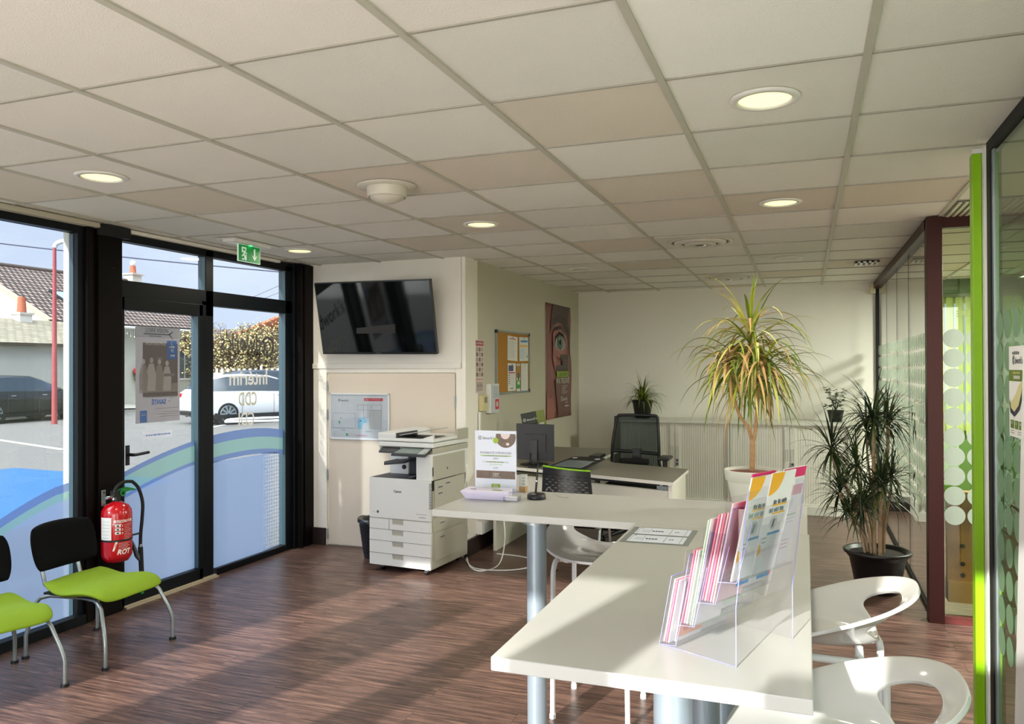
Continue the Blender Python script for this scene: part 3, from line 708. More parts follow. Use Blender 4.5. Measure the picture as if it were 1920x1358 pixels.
curved_text(q, 'SANS FLUOR', .009, radians(-58), .6, lw)
q.build('printed_label', ex)

# ================================================================== TELEVISION
tv = thing('television', 'large black wall television tilted down on the cream wall', 'television', (-3.365, YT-.02, 1.95))
tvb = M('television_bezel_black', (10, 10, 12), .3); scr = M('television_screen_black', (5, 7, 8), .06, spec=.7)
TLt, TRt, BLt, BRt = Vector((-3.905, 5.655, 2.283)), Vector((-2.822, 5.675, 2.273)), Vector((-3.91, 5.795, 1.681)), Vector((-2.83, 5.815, 1.679))
U_ = (TRt-TLt).normalized(); V_ = (BLt-TLt).normalized(); N_ = V_.cross(U_); N_ = -N_ if N_.y > 0 else N_
W_, H_ = (TRt-TLt).length, (BLt-TLt).length
q = MB(); q.prism([TLt, TRt, TLt+U_*W_+V_*H_, TLt+V_*H_], -N_*.035, tvb); q.build('casing', tv, bevel=.003)
bd = Board(TLt, U_, V_, N_); bd.rect(.010, .010, W_-.010, H_-.018, scr); bd.mb.build('screen', tv)
bd = Board(TLt, U_, V_, N_); bd.text('SAMSUNG', .010, W_/2, H_-.006, steel, 2, 'CENTER'); bd.mb.build('badge', tv)
q = MB(); q.box((-3.55, 5.75, 1.85), (-3.18, 5.80, 2.15), matblack); q.box((-3.47, 5.79, 1.90), (-3.26, YT-.006, 2.10), matblack); q.build('wall_mount', tv)

# ================================================================== EVACUATION PLAN
ep = thing('evacuation_plan', 'evacuation plan in a white snap frame on the cream door above the bin', 'wall plan', (-3.63, YT-.02, 1.14))
frm = M('white_snap_frame', (214, 218, 222), .3); paperb = M('pale_blue_paper', (206, 214, 222), .3); ink = M('ink_dark', (50, 54, 66), .6); redp = M('print_red', (205, 45, 70), .6); greenp = M('print_green', (60, 160, 90), .6); bluep = M('print_sky_blue', (140, 196, 226), .6); greyp = M('print_grey', (188, 194, 198), .6)
x0, x1, z0, z1, yf = -3.925, -3.33, .937, 1.341, YT-.006
q = MB()
for a, b in (((x0, yf-.014, z0), (x1, yf, z0+.014)), ((x0, yf-.014, z1-.014), (x1, yf, z1)), ((x0, yf-.014, z0), (x0+.014, yf, z1)), ((x1-.014, yf-.014, z0), (x1, yf, z1))): q.box(a, b, frm)
q.build('frame', ep, bevel=.003)
bd = Board((x0+.01, yf-.006, z1-.01), (1, 0, 0), (0, 0, -1), (0, -1, 0)); W, H = x1-x0-.02, z1-z0-.02
bd.rect(0, 0, W, H, paperb, 0); bd.logo(.075, .062, .02, ink); bd.lines(.07, .075, .15, 1, .01, .002, greyp)
bd.rect(.335, .032, .52, .056, redp); bd.text("PLAN D'INTERVENTION", .0155, .427, .049, lam, 2, 'CENTER')
def outl(u0, v0, u1, v1, m=ink, t=.0016):
    bd.rect(u0, v0, u1, v0+t, m); bd.rect(u0, v1-t, u1, v1, m); bd.rect(u0, v0, u0+t, v1, m); bd.rect(u1-t, v0, u1, v1, m)
outl(.02, .165, .25, .295); outl(.105, .232, .22, .295, greyp); bd.rect(.02, .293, .24, .295, redp); bd.rect(.10, .205, .108, .213, ink); bd.oval(.088, .245, .008, .014, greenp)
outl(.27, .09, .51, .30, greyp); outl(.27, .09, .51, .135); bd.rect(.385, .135, .508, .298, greyp); outl(.33, .09, .375, .20)
bd.poly([(.273, .225), (.30, .20), (.345, .20), (.345, .215), (.365, .22), (.365, .245), (.325, .25), (.315, .298), (.273, .298)], bluep, 2); bd.rect(.295, .226, .31, .234, ink, 3)
bd.rect(.405, .10, .409, .12, ink, 2); bd.words(.11, .31, .145, .005, ink); bd.words(.35, .318, .41, .005, ink)
bd.oval(.165, .352, .012, .012, greenp); outl(.18, .342, .25, .358, redp, .001); outl(.255, .350, .37, .366, redp, .001); bd.words(.262, .355, .36, .005, redp)
outl(.03, .325, .072, .372, redp, .001); bd.rect(.035, .335, .045, .365, greyp)
bd.mb.build('printed_plan', ep)
q = MB(); q.box((x0+.008, yf-.011, z0+.008), (x1-.008, yf-.010, z1-.008), glassmat('acrylic_cover', (250, 250, 250), 1.0)); q.build('cover', ep)

# ================================================================== PHOTOCOPIER
cw = M('copier_white_plastic', (222, 224, 222), .38, var=.01); cg = M('copier_grey_beige', (176, 174, 160), .42, var=.015); cd = M('copier_dark_grey', (52, 54, 58), .45); seam = M('copier_seam', (70, 72, 74), .6); hand = M('copier_handle_grey', (176, 178, 178), .4)
pr = thing('photocopier', 'tall white office photocopier with four paper drawers beside the cream door', 'photocopier', (-2.87, 5.58, 0), radians(-4), local=True)
X0, X1, Y0, Y1 = -.275, .268, -.29, .31    # local box, front at Y0
def pb(name, a, b, m, par=None, bevel=.004):
    q = MB(); q.box(a, b, m); return q.build(name, par or pr, bevel=bevel)
pb('chassis', (X0+.004, Y0+.012, .055), (X1-.004, Y1, .72), cg)
dz = [(.062, .172), (.178, .292), (.298, .402), (.408, .505)]
for k, (a, b) in enumerate(dz):
    q = MB(); xa, xb = X0+.205, X0+.305; 
    if k == 3: xa0 = X0+.178
    # drawer front with a handle recess
    y0, y1 = Y0, Y0+.02; h = b-.048
    q.box((X0, y0, a), (X1, y1, h), cw); q.box((X0, y0, h), (xa, y1, b), cw); q.box((xb, y0, h), (X1, y1, b), cw)
    q.box((xa, y1-.004, h), (xb, y1, b), hand); q.box((xa, y0+.002, b-.006), (xb, y1, b), hand)
    if k == 3: q.box((X0+.178, y0-.0006, a), (X0+.181, y1, b), seam)
    q.text(['A4', 'A3', 'A4', 'A4'][k], .014, (X1-.085, y0-.0008, a+.03), (1, 0, 0), (0, 0, 1), hand)
    q.build('drawer', pr)
q = MB(); q.box((X0, Y0, .512), (X1, Y0+.02, .80), cw)
q.text('Canon', .026, (X0+.22, Y0-.0008, .70), (1, 0, 0), (0, 0, 1), ink, bold=.025); q.box((X0+.068, Y0-.0008, .545), (X0+.085, Y0, .562), ink); q.box((X0+.03, Y0-.0008, .55), (X0+.052, Y0, .553), hand)
q.box((X1-.125, Y0-.0008, .555), (X1-.03, Y0, .560), hand); q.box((X1-.10, Y0-.0008, .532), (X1-.04, Y0, .540), hand)
q.build('front_door', pr, bevel=.003)
q = MB()
for k in range(16): q.box((X1-.012, Y0-.001, .60+.0115*k), (X1+.003, Y0+.03, .6045+.0115*k), cd)
q.build('vent_grille', pr)
pb('output_tray', (X0+.01, Y0+.01, .795), (X1-.15, Y1-.05, .803), cd, bevel=.002)
pb('body_left', (X0+.03, Y1-.36, .80), (X0+.2, Y1, 1.0), cw)
q = MB(); q.cyl((X0+.165, Y1-.366, .86), (X0+.165, Y1-.355, .86), .019, black, n=24); q.build('seal_knob', pr)
pb('body_right', (X1-.13, Y0+.012, .795), (X1, Y1, 1.0), cw)
pb('output_cavity', (X0+.2, Y1-.34, .80), (X1-.13, Y1, 1.0), cd)
q = MB(); q.grid([[(X1-.135-.1*t, Y0+.06+.2*s_, .805+.03*(1-t)**2) for t in (0, .33, .66, 1)] for s_ in (0, 1)], M('sheet_white', (232, 234, 240), .6)); q.build('printed_sheet', pr)
q = MB(); q.prism([(X0+.07, Y0+.10, .905), (X0+.10, Y0+.05, .895), (X0+.28, Y0+.05, .915), (X0+.28, Y0+.35, .935), (X0+.13, Y0+.35, .92)], (0, 0, .012), cd); q.build('finishing_tray', pr, bevel=.002)
pb('scanner_base', (X0+.06, Y0+.05, 1.0), (X1+.004, Y1, 1.045), cg)
pb('scanner_bed', (X0+.06, Y0+.035, 1.05), (X1+.004, Y1+.005, 1.085), cw)
q = MB(); q.box((X0+.05, Y0+.04, 1.09), (X1, Y1, 1.115), cw)
q.prism([(X0+.05, Y0+.045, 1.115), (X0+.05, Y0+.045, 1.155), (X0+.05, Y1-.02, 1.165), (X0+.05, Y1-.02, 1.115)], (.155, 0, 0), cw); feeder = q.build('document_feeder', pr, bevel=.006)
q = MB(); q.prism([(X0+.20, Y0+.09, 1.13), (X1-.04, Y0+.09, 1.185), (X1-.04, Y0+.095+.25, 1.185), (X0+.20, Y0+.34, 1.13)], (0, 0, .006), hand)
q.box((X0+.205, Y0+.06, 1.115), (X0+.215, Y0+.36, 1.155), cd); q.box((X0+.215, Y0+.08, 1.118), (X1-.06, Y0+.34, 1.121), cd); q.build('feeder_tray', pr)
q = MB(); q.prism([(X1-.11, Y0+.045, 1.115), (X1-.0, Y0+.045, 1.115), (X1-.0, Y0+.045, 1.15)], (0, .02, 0), cw); q.build('feeder_side', pr)
q = MB(); q.box((X1-.02, Y1-.18, 1.08), (X1+.005, Y1, 1.17), cg); q.build('hinge_cover', pr)
q = MB(); q.prism([(X0+.225, Y0-.045, .985), (X1-.02, Y0-.045, .985), (X1-.01, Y0+.085, 1.045), (X0+.29, Y0+.085, 1.045)], (0, 0, .014), cd); cp = q.build('control_panel', pr, bevel=.003)
q = MB(); f = lambda u, v: Vector((X0+.225+.065*v, Y0-.045+.13*v, .9995+.06*v))+Vector((u*(X1-X0-.245-.055*v), 0, .0006))
q.add([f(.03, .12), f(.72, .12), f(.72, .9), f(.03, .9)], [(0, 1, 2, 3)], M('touch_screen_glass', (120, 132, 128), .12)); q.add([f(.74, .1), f(.97, .1), f(.97, .95), f(.74, .95)], [(0, 1, 2, 3)], hand)
q.add([f(.9, .15), f(.94, .15), f(.94, .3), f(.9, .3)], [(0, 1, 2, 3)], greenp); q.build('touch_screen', cp)
q = MB(); q.prism([(X0+.085, Y0+.0, 1.0), (X0+.235, Y0+.0, 1.0), (X0+.25, Y0+.05, 1.03), (X0+.09, Y0+.05, 1.03)], (0, 0, .012), cd); q.build('sensor_plate', pr, bevel=.002)
q = MB()    # side panels with grips on the right face
xs = X1+.002
for a, b in (((xs-.006, Y0+.04, .80), (xs+.004, Y1-.06, .985)), ((xs-.006, Y0+.06, .535), (xs+.005, Y1-.07, .79)), ((xs-.006, Y0+.04, .405), (xs+.003, Y1-.07, .525)), ((xs-.006, Y0+.06, .13), (xs+.005, Y1-.10, .39))): q.box(a, b, cg)
q.build('side_cover', pr, bevel=.002)
q = MB()
for y, z in ((Y0+.10, .745), (Y0+.10, .70), (Y0+.22, .76), (Y0+.13, .48), (Y0+.13, .345)):
    q = MB(); q.box((xs+.003, y, z-.012), (xs+.007, y+.075, z+.014), hand); q.box((xs+.0065, y+.006, z-.008), (xs+.0072, y+.069, z), cd); q.build('side_grip', pr)
q = MB(); q.box((xs+.001, Y0+.03, .83), (xs+.003, Y0+.05, .90), cd); q.build('usb_port', pr)
q = MB(); q.cyl((xs, Y0+.25, .87), (xs+.006, Y0+.25, .87), .008, cd, n=14); q.build('cover_latch', pr)
for x, y in ((X0+.09, Y0+.05), (X1-.06, Y0+.05), (X0+.09, Y1-.06), (X1-.06, Y1-.06)):
    q = MB(); q.cyl((x-.012, y, .022), (x+.012, y, .022), .022, black, n=20); q.box((x-.014, y-.014, .03), (x+.014, y+.014, .058), steel); q.build('caster', pr)

# the paper deck is low and the scanner sits at hand height
def deck(z): return z*.80 if z <= .505 else (.404+(z-.505)*1.061 if z <= .80 else .717+(z-.80)*.96)
for o in bpy.data.objects:
    p = o.parent
    if o.type == 'MESH' and (p == pr or (p is not None and p.parent == pr)):
        for v in o.data.vertices: v.co.z = deck(v.co.z)
# waste bin, cable, socket trunking
bn = thing('waste_bin', 'black mesh waste bin half hidden behind the photocopier', 'bin', (-3.33, 5.70, 0))
bmsh = M('bin_dark_grey', (30, 34, 42), .5)
q = MB(); q.lathe([(.0, .006), (.10, .0), (.105, .01), (.145, .30), (.152, .305), (.150, .315), (.140, .31), (.10, .02), (0, .016)], (-3.33, 5.70, 0), bmsh, 36); bb = q.build('bucket', bn)
q = MB()
for j in range(8):
    for i in range(36):
        a = 2*pi*i/36+(.08 if j % 2 else 0); z = .05+.03*j; r_ = .1045+.138*z+.0006+.001
        cc = Vector((-3.33+r_*cos(a), 5.70+r_*sin(a), z)); t_ = Vector((-sin(a), cos(a), 0))*.0035; up_ = Vector((.13*cos(a), .13*sin(a), 1))*.009
        q.add([cc-t_-up_, cc+t_-up_, cc+t_+up_, cc-t_+up_], [(0, 1, 2, 3)], matblack)
q.build('slots', bb)
q = MB(); random.seed(2)
q.grid([[(-3.33+r_*cos(2*pi*i/24), 5.70+r_*sin(2*pi*i/24), z+random.uniform(-.006, .006)) for i in range(25)] for r_, z in ((.158, .29), (.156, .322), (.13, .318), (.10, .25))], M('bin_bag_black', (20, 20, 24), .25)); q.build('bin_liner', bn)
cb = MB(); P = [(-2.56, 5.80, .03), (-2.45, 5.62, .006), (-2.32, 5.55, .006), (-2.26, 5.75, .02), (-2.27, 5.9, .2), (-2.33, 5.98, .45), (-2.38, 6.0, .62)]
cb.tube(smooth(P, 8), .005, white, 8); tag(cb.build('power_cable'), 'white cable rising from the floor beside the photocopier', 'cable')
cb = MB(); P = [(-2.56, 5.78, .02), (-2.4, 5.60, .006), (-2.15, 5.63, .006), (-2.02, 5.78, .006), (-2.02, 5.98, .006), (-2.2, 6.08, .006), (-2.42, 6.1, .006)]
cb.tube(smooth(P, 8), .005, white, 8); tag(cb.build('power_cable'), 'white cable lying in a loop on the floor right of the photocopier', 'cable')
cb = MB(); cb.tube(smooth([(-2.585, 5.86, .78), (-2.575, 5.83, .70), (-2.59, 5.82, .5), (-2.588, 5.9, .2)], 6), .004, white, 8); tag(cb.build('power_cable'), 'thin white cable hanging behind the photocopier side', 'cable')
q = MB(); q.box((-2.62, 6.12, .15), (-2.56, 7.6, .26), white); q.box((-2.56, 6.16, .17), (-2.553, 6.24, .24), greyp); tag(q.build('cable_trunking', bevel=.004), 'white cable trunking along the foot of the beige side wall', 'trunking')
q = MB(); q.box((-2.612, 6.165, .93), (-2.598, 6.19, 1.18), white); q.box((-2.612, 6.2, .90), (-2.604, 6.21, 1.18), white); tag(q.build('cable_duct', bevel=.002), 'thin white cable duct below the thermostat on the beige wall', 'trunking')

# ================================================================== THINGS ON THE HIGH TABLES
paper = M('paper_white', (236, 236, 234), .6, var=.01); pink = M('paper_pink', (236, 130, 160), .6, var=.02); palep = M('paper_pale_pink', (246, 214, 216), .6, var=.01); hotp = M('paper_hot_pink', (216, 20, 100), .55); orangep = M('print_orange', (240, 178, 30), .55); salm = M('paper_salmon', (242, 166, 130), .6); lgp = M('paper_light_green', (206, 230, 196), .6); dkg = M('print_dark_grey', (92, 96, 100), .6); blu2 = M('print_mid_blue', (70, 140, 200), .55); grn2 = M('print_lime', (150, 186, 50), .55); navy = M('print_navy', (74, 80, 120), .55)
acr = glassmat('acrylic_clear', (252, 252, 254), 1.0, haze=.035); acre = glassmat('acrylic_edge', (205, 208, 236), 1.2)
acedge = M('acrylic_cut_edge', (150, 150, 214), .15, var=.02, spec=.8)
b1 = Vector((-.135, 1.654, 0)); wv = Vector((.437, .9, 0)).normalized(); dv = Vector((-.9, .437, 0)).normalized(); zv = Vector((0, 0, 1))
def HP(s, z, o=0.0): return b1+dv*s+wv*o+zv*z
rack = thing('brochure_rack', 'clear stepped acrylic brochure rack of four tiers on the high table', 'brochure rack', (-.2, 1.75, .95))
WR = .240
def sheet(mb, a, b, o0, o1, m, t=.0022):
    """acrylic strip whose side profile runs a->b in (s, z)"""
    A, B = HP(*a), HP(*b); n = (B-A).cross(wv).normalized()*t
    mb.prism([A+wv*o0, A+wv*o1, B+wv*o1, B+wv*o0], n, m)
tiers = [(.188, .951, .155, 1.106), (.141, 1.003, .109, 1.160), (.090, 1.062, .056, 1.213), (.040, 1.115, .005, 1.270)]
tops = [(.118, 1.165), (.072, 1.222), (.018, 1.290), (-.030, 1.310)]
for k, (s0, z0, s1, z1) in enumerate(tiers):
    q = MB(); depth = .043
    sheet(q, (s0, z0), (s1, z1), 0, WR, acr); sheet(q, (s0, z0), (s0-depth, z0+.006), 0, WR, acr)
    tp = tops[k]; back = (s0-depth, z0+.006)
    sheet(q, back, tp, 0, WR, acr)
    for o in (0, WR):
        q.prism([HP(s0, z0, o), HP(s1, z1, o), HP(s1-depth*.8, z1+.004, o), HP(s0-depth, z0+.006, o)], wv*.002, acr)
    # polished rim seen as a blue-violet line
    for a, b in (((s0, z0), (s1, z1)), ((s0, z0), (s0-depth, z0+.006)), ((s0-depth, z0+.006), (s1-depth, z1-.02))):
        q.tube([HP(a[0], a[1], -.001), HP(b[0], b[1], -.001)], .0008, acedge, 6)
    q.tube([HP(s1, z1, 0), HP(s1, z1, WR)], .0010, acedge, 6)
    q.build('pocket', rack)
q = MB()
for o in (0, WR): q.prism([HP(.185, .951, o), HP(0, .951, o), HP(.0, 1.12, o), HP(.04, 1.115, o)], wv*.002, acr); q.tube([HP(0, .951, o), HP(0, 1.07, o), HP(-.03, 1.31, o)], .0011, acedge, 6)
sheet(q, (0, 1.07), (-.034, 1.315), 0, WR, acr); q.tube([HP(.185, .9515, 0), HP(0, .9515, 0), HP(0, .9515, WR*.0)], .0007, acedge, 6)
q.build('side_panel', rack)
def leaflet(name, label, k, off, o0, o1, h, m, group, face=None, fold=False):
    """card standing in pocket k, off = how far back in the pocket"""
    s0, z0, s1, z1 = tiers[k]; A = HP(s0-.006-off, z0+.006); dirn = (HP(s1, z1)-HP(s0, z0)).normalized(); U = wv; n = dirn.cross(wv); n = n if n.dot(dv) > 0 else -n
    q = MB(); q.prism([A+U*o0, A+U*o1, A+U*o1+dirn*h, A+U*o0+dirn*h], n*(.0030 if not fold else .0012), m)
    bd = Board(A+U*o0+dirn*h-n*.0002, U, -dirn, -n, mb=q)
    if face: face(bd, o1-o0, h)
    o = q.build(name); tag(o, label, 'leaflet', group); return o
def f_yellow(bd, W, H):
    bd.oval(.0, .0, .058, .045, orangep, 1, 20, 0, pi/2) if False else bd.poly([(0, 0)]+[(.052*cos(a), .048*sin(a)) for a in [pi/2*i/10 for i in range(11)]], orangep)
    bd.words(.028, .062, .085, .008, dkg, 2, 4); bd.rect(.026, .071, .086, .0745, orangep); bd.words(.016, .080, .085, .008, M('print_slate', (110, 130, 140), .5), 2, 7); bd.rect(.03, .0895, .086, .093, orangep)
    bd.oval(.045, .112, .016, .016, lam); bd.poly([(.038, .122), (.044, .102), (.049, .104), (.046, .122)], navy, 2)
    bd.rect(.028, .133, .082, .139, blu2, 1); bd.lines(.012, .143, .03, 2, .01, .0016, dkg); bd.rect(.01, .168, W-.005, .1685, navy); bd.rect(.01, .173, W-.005, .1735, navy); bd.rect(.01, .173, .0105, .222, navy); bd.rect(W-.0055, .173, W-.005, .222, navy)
    bd.poly([(0, .155)]+[(.012*cos(a), .168+.013*sin(a)) for a in [-pi/2+pi*i/10 for i in range(11)]]+[(0, .181)], orangep, 2)
    bd.rect(.02, .225, .07, .236, blu2, 1)
def f_pink(bd, W, H):
    bd.rect(0, 0, W, .022, hotp); bd.rect(.02, .006, .032, .014, lam, 2); bd.rect(0, .04, W, .064, M('print_rose', (196, 84, 118), .5)); bd.oval(.05, .082, .018, .018, lam, 2)
    bd.poly([(.043, .092), (.05, .072), (.055, .074), (.052, .092)], navy, 3); bd.rect(.03, .108, W-.006, .111, greenp); bd.lines(.035, .118, W-.01, 2, .008, .001, dkg)
    bd.oval(.045, .15, .007, .011, ink, 2); bd.lines(.015, .168, W-.015, 3, .009, .0018, redp); bd.oval(.03, .213, .012, .010, dkg, 1); bd.oval(.025, .235, .010, .007, M('print_rose'), 1)
H3 = .218
leaflet('leaflet', 'white leaflet with a yellow corner, leftmost in the top tier of the rack', 3, .024, .000, .100, H3+.004, paper, 'leaflets in the top tier', lambda b, W, H: f_yellow(b, W, H))
leaflet('leaflet', 'white leaflet with a yellow corner, middle one in the top tier of the rack', 3, .028, .074, .176, H3+.006, paper, 'leaflets in the top tier', lambda b, W, H: f_yellow(b, W, H))
leaflet('leaflet', 'white leaflet with a hot pink head, rightmost in the top tier of the rack', 3, .020, .138, .238, H3+.008, paper, 'leaflets in the top tier', lambda b, W, H: (b.rect(.03, .0, W, .0005, hotp), f_pink(b, W, H)))
leaflet('leaflet', 'hot pink sheet standing behind the yellow cornered leaflets of the top tier', 3, .020, .008, .10, H3+.010, hotp, 'leaflets in the top tier')
for j in range(4): leaflet('leaflet', 'pink leaflet in the left half of the third tier from the front', 2, .004+.006*j, .004+.001*j, .104, .190+.002*j, pink if j % 2 == 0 else palep, 'pink leaflets of the third tier')
leaflet('leaflet', 'pale pink taller card at the back of the third tier', 2, .031, .002, .112, .218, palep, 'cards at the back of the third tier')
def f_bank(bd, W, H):
    bd.rect(0, .02, W, .05, grn2); bd.oval(.02, .035, .008, .010, greenp, 2); bd.lines(.01, .06, W-.01, 5, .014, .002, dkg); bd.rect(.0, H-.06, W, H-.02, grn2); bd.oval(W*.4, H-.04, .014, .014, greenp, 2)
leaflet('leaflet', 'white and green folder in the right half of the third tier', 2, .010, .125, .235, .185, paper, 'folders of the third tier', f_bank)
for j in range(3): leaflet('leaflet', 'rose striped leaflet in the left half of the second tier', 1, .004+.006*j, .004, .104, .165, [pink, palep, paper][j], 'rose leaflets of the second tier')
leaflet('leaflet', 'tall white folder at the back of the second tier', 1, .026, .002, .108, .235, lgp, 'tall folders of the second tier'); leaflet('leaflet', 'tall white folder at the back of the second tier', 1, .031, .002, .110, .238, paper, 'tall folders of the second tier')
def f_id(bd, W, H): bd.rect(0, H-.05, W, H-.012, lgp); bd.lines(.01, H-.045, W-.01, 4, .008, .0018, greenp); bd.oval(W*.7, H-.03, .010, .010, grn2, 2)
leaflet('leaflet', 'pale green folder in the right half of the second tier', 1, .010, .12, .235, .15, paper, 'green folders of the second tier', f_id)
def f_or(bd, W, H): bd.rect(0, H-.065, W, H-.010, salm); bd.oval(.03, H-.035, .014, .016, M('print_deep_orange', (226, 120, 80), .5), 2)
leaflet('leaflet', 'salmon and white leaflet, left in the front tier of the rack', 0, .022, .02, .118, .14, paper, 'leaflets of the front tier', f_or)
for j, m in enumerate((paper, pink, paper)): leaflet('leaflet', 'white and pink leaflet edge in the front tier of the rack', 0, .004+.006*j, .004, .06, .145, m, 'thin leaflets of the front tier')
leaflet('leaflet', 'pale leaflet in the right half of the front tier', 0, .016, .125, .235, .14, paper, 'pale leaflets of the front tier', f_id)

# A4 display sign, stack of flyers, card holder, pen, flyers under the clear sheet
sg = thing('display_sign', 'upright acrylic display sign with the savings poster at the end of the cross table', 'display sign', (-1.42, 3.59, .95))
S0 = Vector((-1.533, 3.575, 1.252)); Su = Vector((1, .03, 0)).normalized(); Sn = Vector((.03, -1, 0)).normalized(); SW, SH = .218, .30
q = MB(); q.prism([S0, S0+Su*SW, S0+Su*SW-zv*SH, S0-zv*SH], Sn*-.004, acr); q.prism([S0-zv*SH, S0+Su*SW-zv*SH, S0+Su*SW-zv*SH+Sn*.07, S0-zv*SH+Sn*.07], zv*.003, acr); q.build('acrylic_stand', sg)
bl_ = M('poster_pale_blue', (222, 228, 242), .45, var=.01); brw = M('photo_brown', (120, 102, 92), .6, var=.3, scale=60); cof = M('photo_pale', (222, 208, 206), .6)
bd = Board(S0+Sn*.001, Su, -zv, Sn, lift=.0004); bd.rect(.002, .002, SW-.002, SH-.004, bl_); bd.logo(.018, .045, .016, dkg, None, 2)
bd.poly([(.112, .016)]+[(.162+.052*cos(a), .032+.052*sin(a)) for a in [pi-pi*i/16 for i in range(17)]]+[(.212, .016)], brw, 2); bd.poly([(.137, .016)]+[(.160+.024*cos(a), .018+.024*sin(a)) for a in [pi-pi*i/12 for i in range(13)]]+[(.185, .016)], cof, 3)
bd.oval(.110, .05, .014, .014, grn2, 3); bd.oval(.172, .066, .009, .007, cof, 3)
bd.text("POSSIBILITÉ D'ÉPARGNER", .0145, .11, .115, dkg, 3, 'CENTER'); bd.rect(.03, .122, .19, .126, grn2, 2); bd.text('VOS INDEMNITÉS DE FIN DE MISSION', .0075, .11, .1285, dkg, 3, 'CENTER'); bd.text('(IFM)', .012, .11, .142, dkg, 3, 'CENTER')
bd.rect(.06, .153, .15, .157, grn2, 2); bd.text('ET VOS INDEMNITÉS COMPENSATRICES', .0075, .11, .1575, dkg, 3, 'CENTER'); bd.text('DE CONGÉS PAYÉS', .0075, .11, .170, grn2, 3, 'CENTER'); bd.text('(ICP)', .012, .11, .188, dkg, 3, 'CENTER')
bd.rect(.008, .198, .21, .236, brw, 2); bd.text('CET', .018, .11, .222, lam, 3, 'CENTER', .03); bd.lines(.085, .227, .135, 1, .01, .0015, lam, 3)
bd.rect(.087, .262, .133, .286, grn2, 2); bd.text('5%', .020, .11, .281, lam, 3, 'CENTER', .04); bd.annulus(.205, .33, .045, .002, dkg, 2, radians(215), radians(268))
bd.mb.build('poster', sg)
fl = MB(); random.seed(5)
lavp = M('paper_lavender_white', (224, 218, 240), .6, var=.01)
for j in range(14):
    e_ = .0; z = .951+.0030*j; r_ = .042*(1-j/14); a0 = Vector((-1.492, 3.302, z)); 
    fl.prism([a0+Vector((r_*.25, r_, 0)), Vector((-1.272-r_*.25, 3.318+r_, z)), Vector((-1.290, 3.455-r_*.2, z)), Vector((-1.51, 3.450-r_*.2, z))], (0, 0, .0026), lavp)
bd = Board((-1.50, 3.44, .9935), (1, 0, 0), (0, -1, 0), (0, 0, 1), mb=fl); bd.rect(.07, .012, .15, .02, grn2); bd.rect(.14, .055, .19, .075, grn2); bd.rect(.03, .06, .06, .07, dkg)
tag(fl.build('flyer_stack'), 'thick stack of lavender white flyers in front of the display sign', 'flyer stack')
ch = MB()
ch.box((-1.290, 3.33, .951), (-1.222, 3.385, .955), acr); ch.box((-1.290, 3.33, .951), (-1.222, 3.334, .969), acr); ch.box((-1.290, 3.381, .951), (-1.222, 3.385, .985), acr); ch.box((-1.290, 3.33, .951), (-1.287, 3.385, .972), acr); ch.box((-1.225, 3.33, .951), (-1.222, 3.385, .972), acr)
for a, b in (((-1.290, 3.33, .969), (-1.222, 3.33, .969)), ((-1.222, 3.33, .951), (-1.222, 3.33, .972)), ((-1.290, 3.385, .985), (-1.222, 3.385, .985))): ch.tube([a, b], .001, acedge, 6)
chh = tag(ch.build('card_holder'), 'small clear business card holder between the flyers and the pen stand', 'card holder')
q = MB()
for k in range(10): q.box((-1.283, 3.34+.0018*k, .956), (-1.230, 3.3413+.0018*k, .972), paper)
tag(q.build('business_cards'), 'short row of white cards standing in the clear card holder', 'cards', kind='stuff')
pn = thing('desk_pen', 'black counter pen standing upright in its round black base', 'pen', (-1.135, 3.455, .95))
q = MB(); q.lathe([(0, 0), (.043, 0), (.044, .004), (.043, .020), (.036, .026), (.012, .028), (0, .028)], (-1.172, 3.455, .9502), black, 36); q.build('base', pn)
q = MB(); q.tube([(-1.176, 3.455, .976), (-1.170, 3.457, 1.05), (-1.164, 3.458, 1.115)], .004, black, 10, [.0055, .0048, .0022]); q.cyl((-1.172, 3.4565, 1.030), (-1.1716, 3.4566, 1.036), .0055, chrome, n=12); q.build('pen_body', pn)
q = MB(); q.tube(smooth([(-1.135, 3.47, .975), (-1.125, 3.49, 1.0), (-1.10, 3.51, .97), (-1.08, 3.53, .952), (-1.04, 3.53, .952)], 5), .0012, M('bead_chain', (150, 150, 150), .4, 1), 6); q.build('chain', pn)
un = MB()
bd = Board((-.602, 2.965, .9508), (1, .04, 0), (0, -1, 0), (0, 0, 1), lift=.0006, mb=un); bd.rect(-.012, -.012, .226, .268, glassmat('clear_desk_sheet', (236, 242, 246), 1.3), 0)
# two strips drawn lengthways, text running along x
for v0 in (.0, .132):
    bd.rect(.01, v0, .205, v0+.115, M('paper_blue_white', (220, 228, 240), .5), 1)
    for u in (.016, .19): bd.rect(u, v0+.008, u+.0012, v0+.107, ink, 2)
    bd.rect(.135, v0+.01, .1365, v0+.105, ink, 2); bd.rect(.06, v0+.02, .0612, v0+.095, ink, 2); bd.words(.068, v0+.05, .122, .016, ink, 2, 5); bd.words(.15, v0+.05, .17, .010, ink, 2, 3); bd.oval(.025, v0+.015, .003, .005, ink, 2)
    bd.lines(.03, v0+.045, .055, 3, .014, .002, dkg, 2)
tag(un.build('counter_card'), 'two white printed cards under a clear sheet flat on the high table', 'printed card')

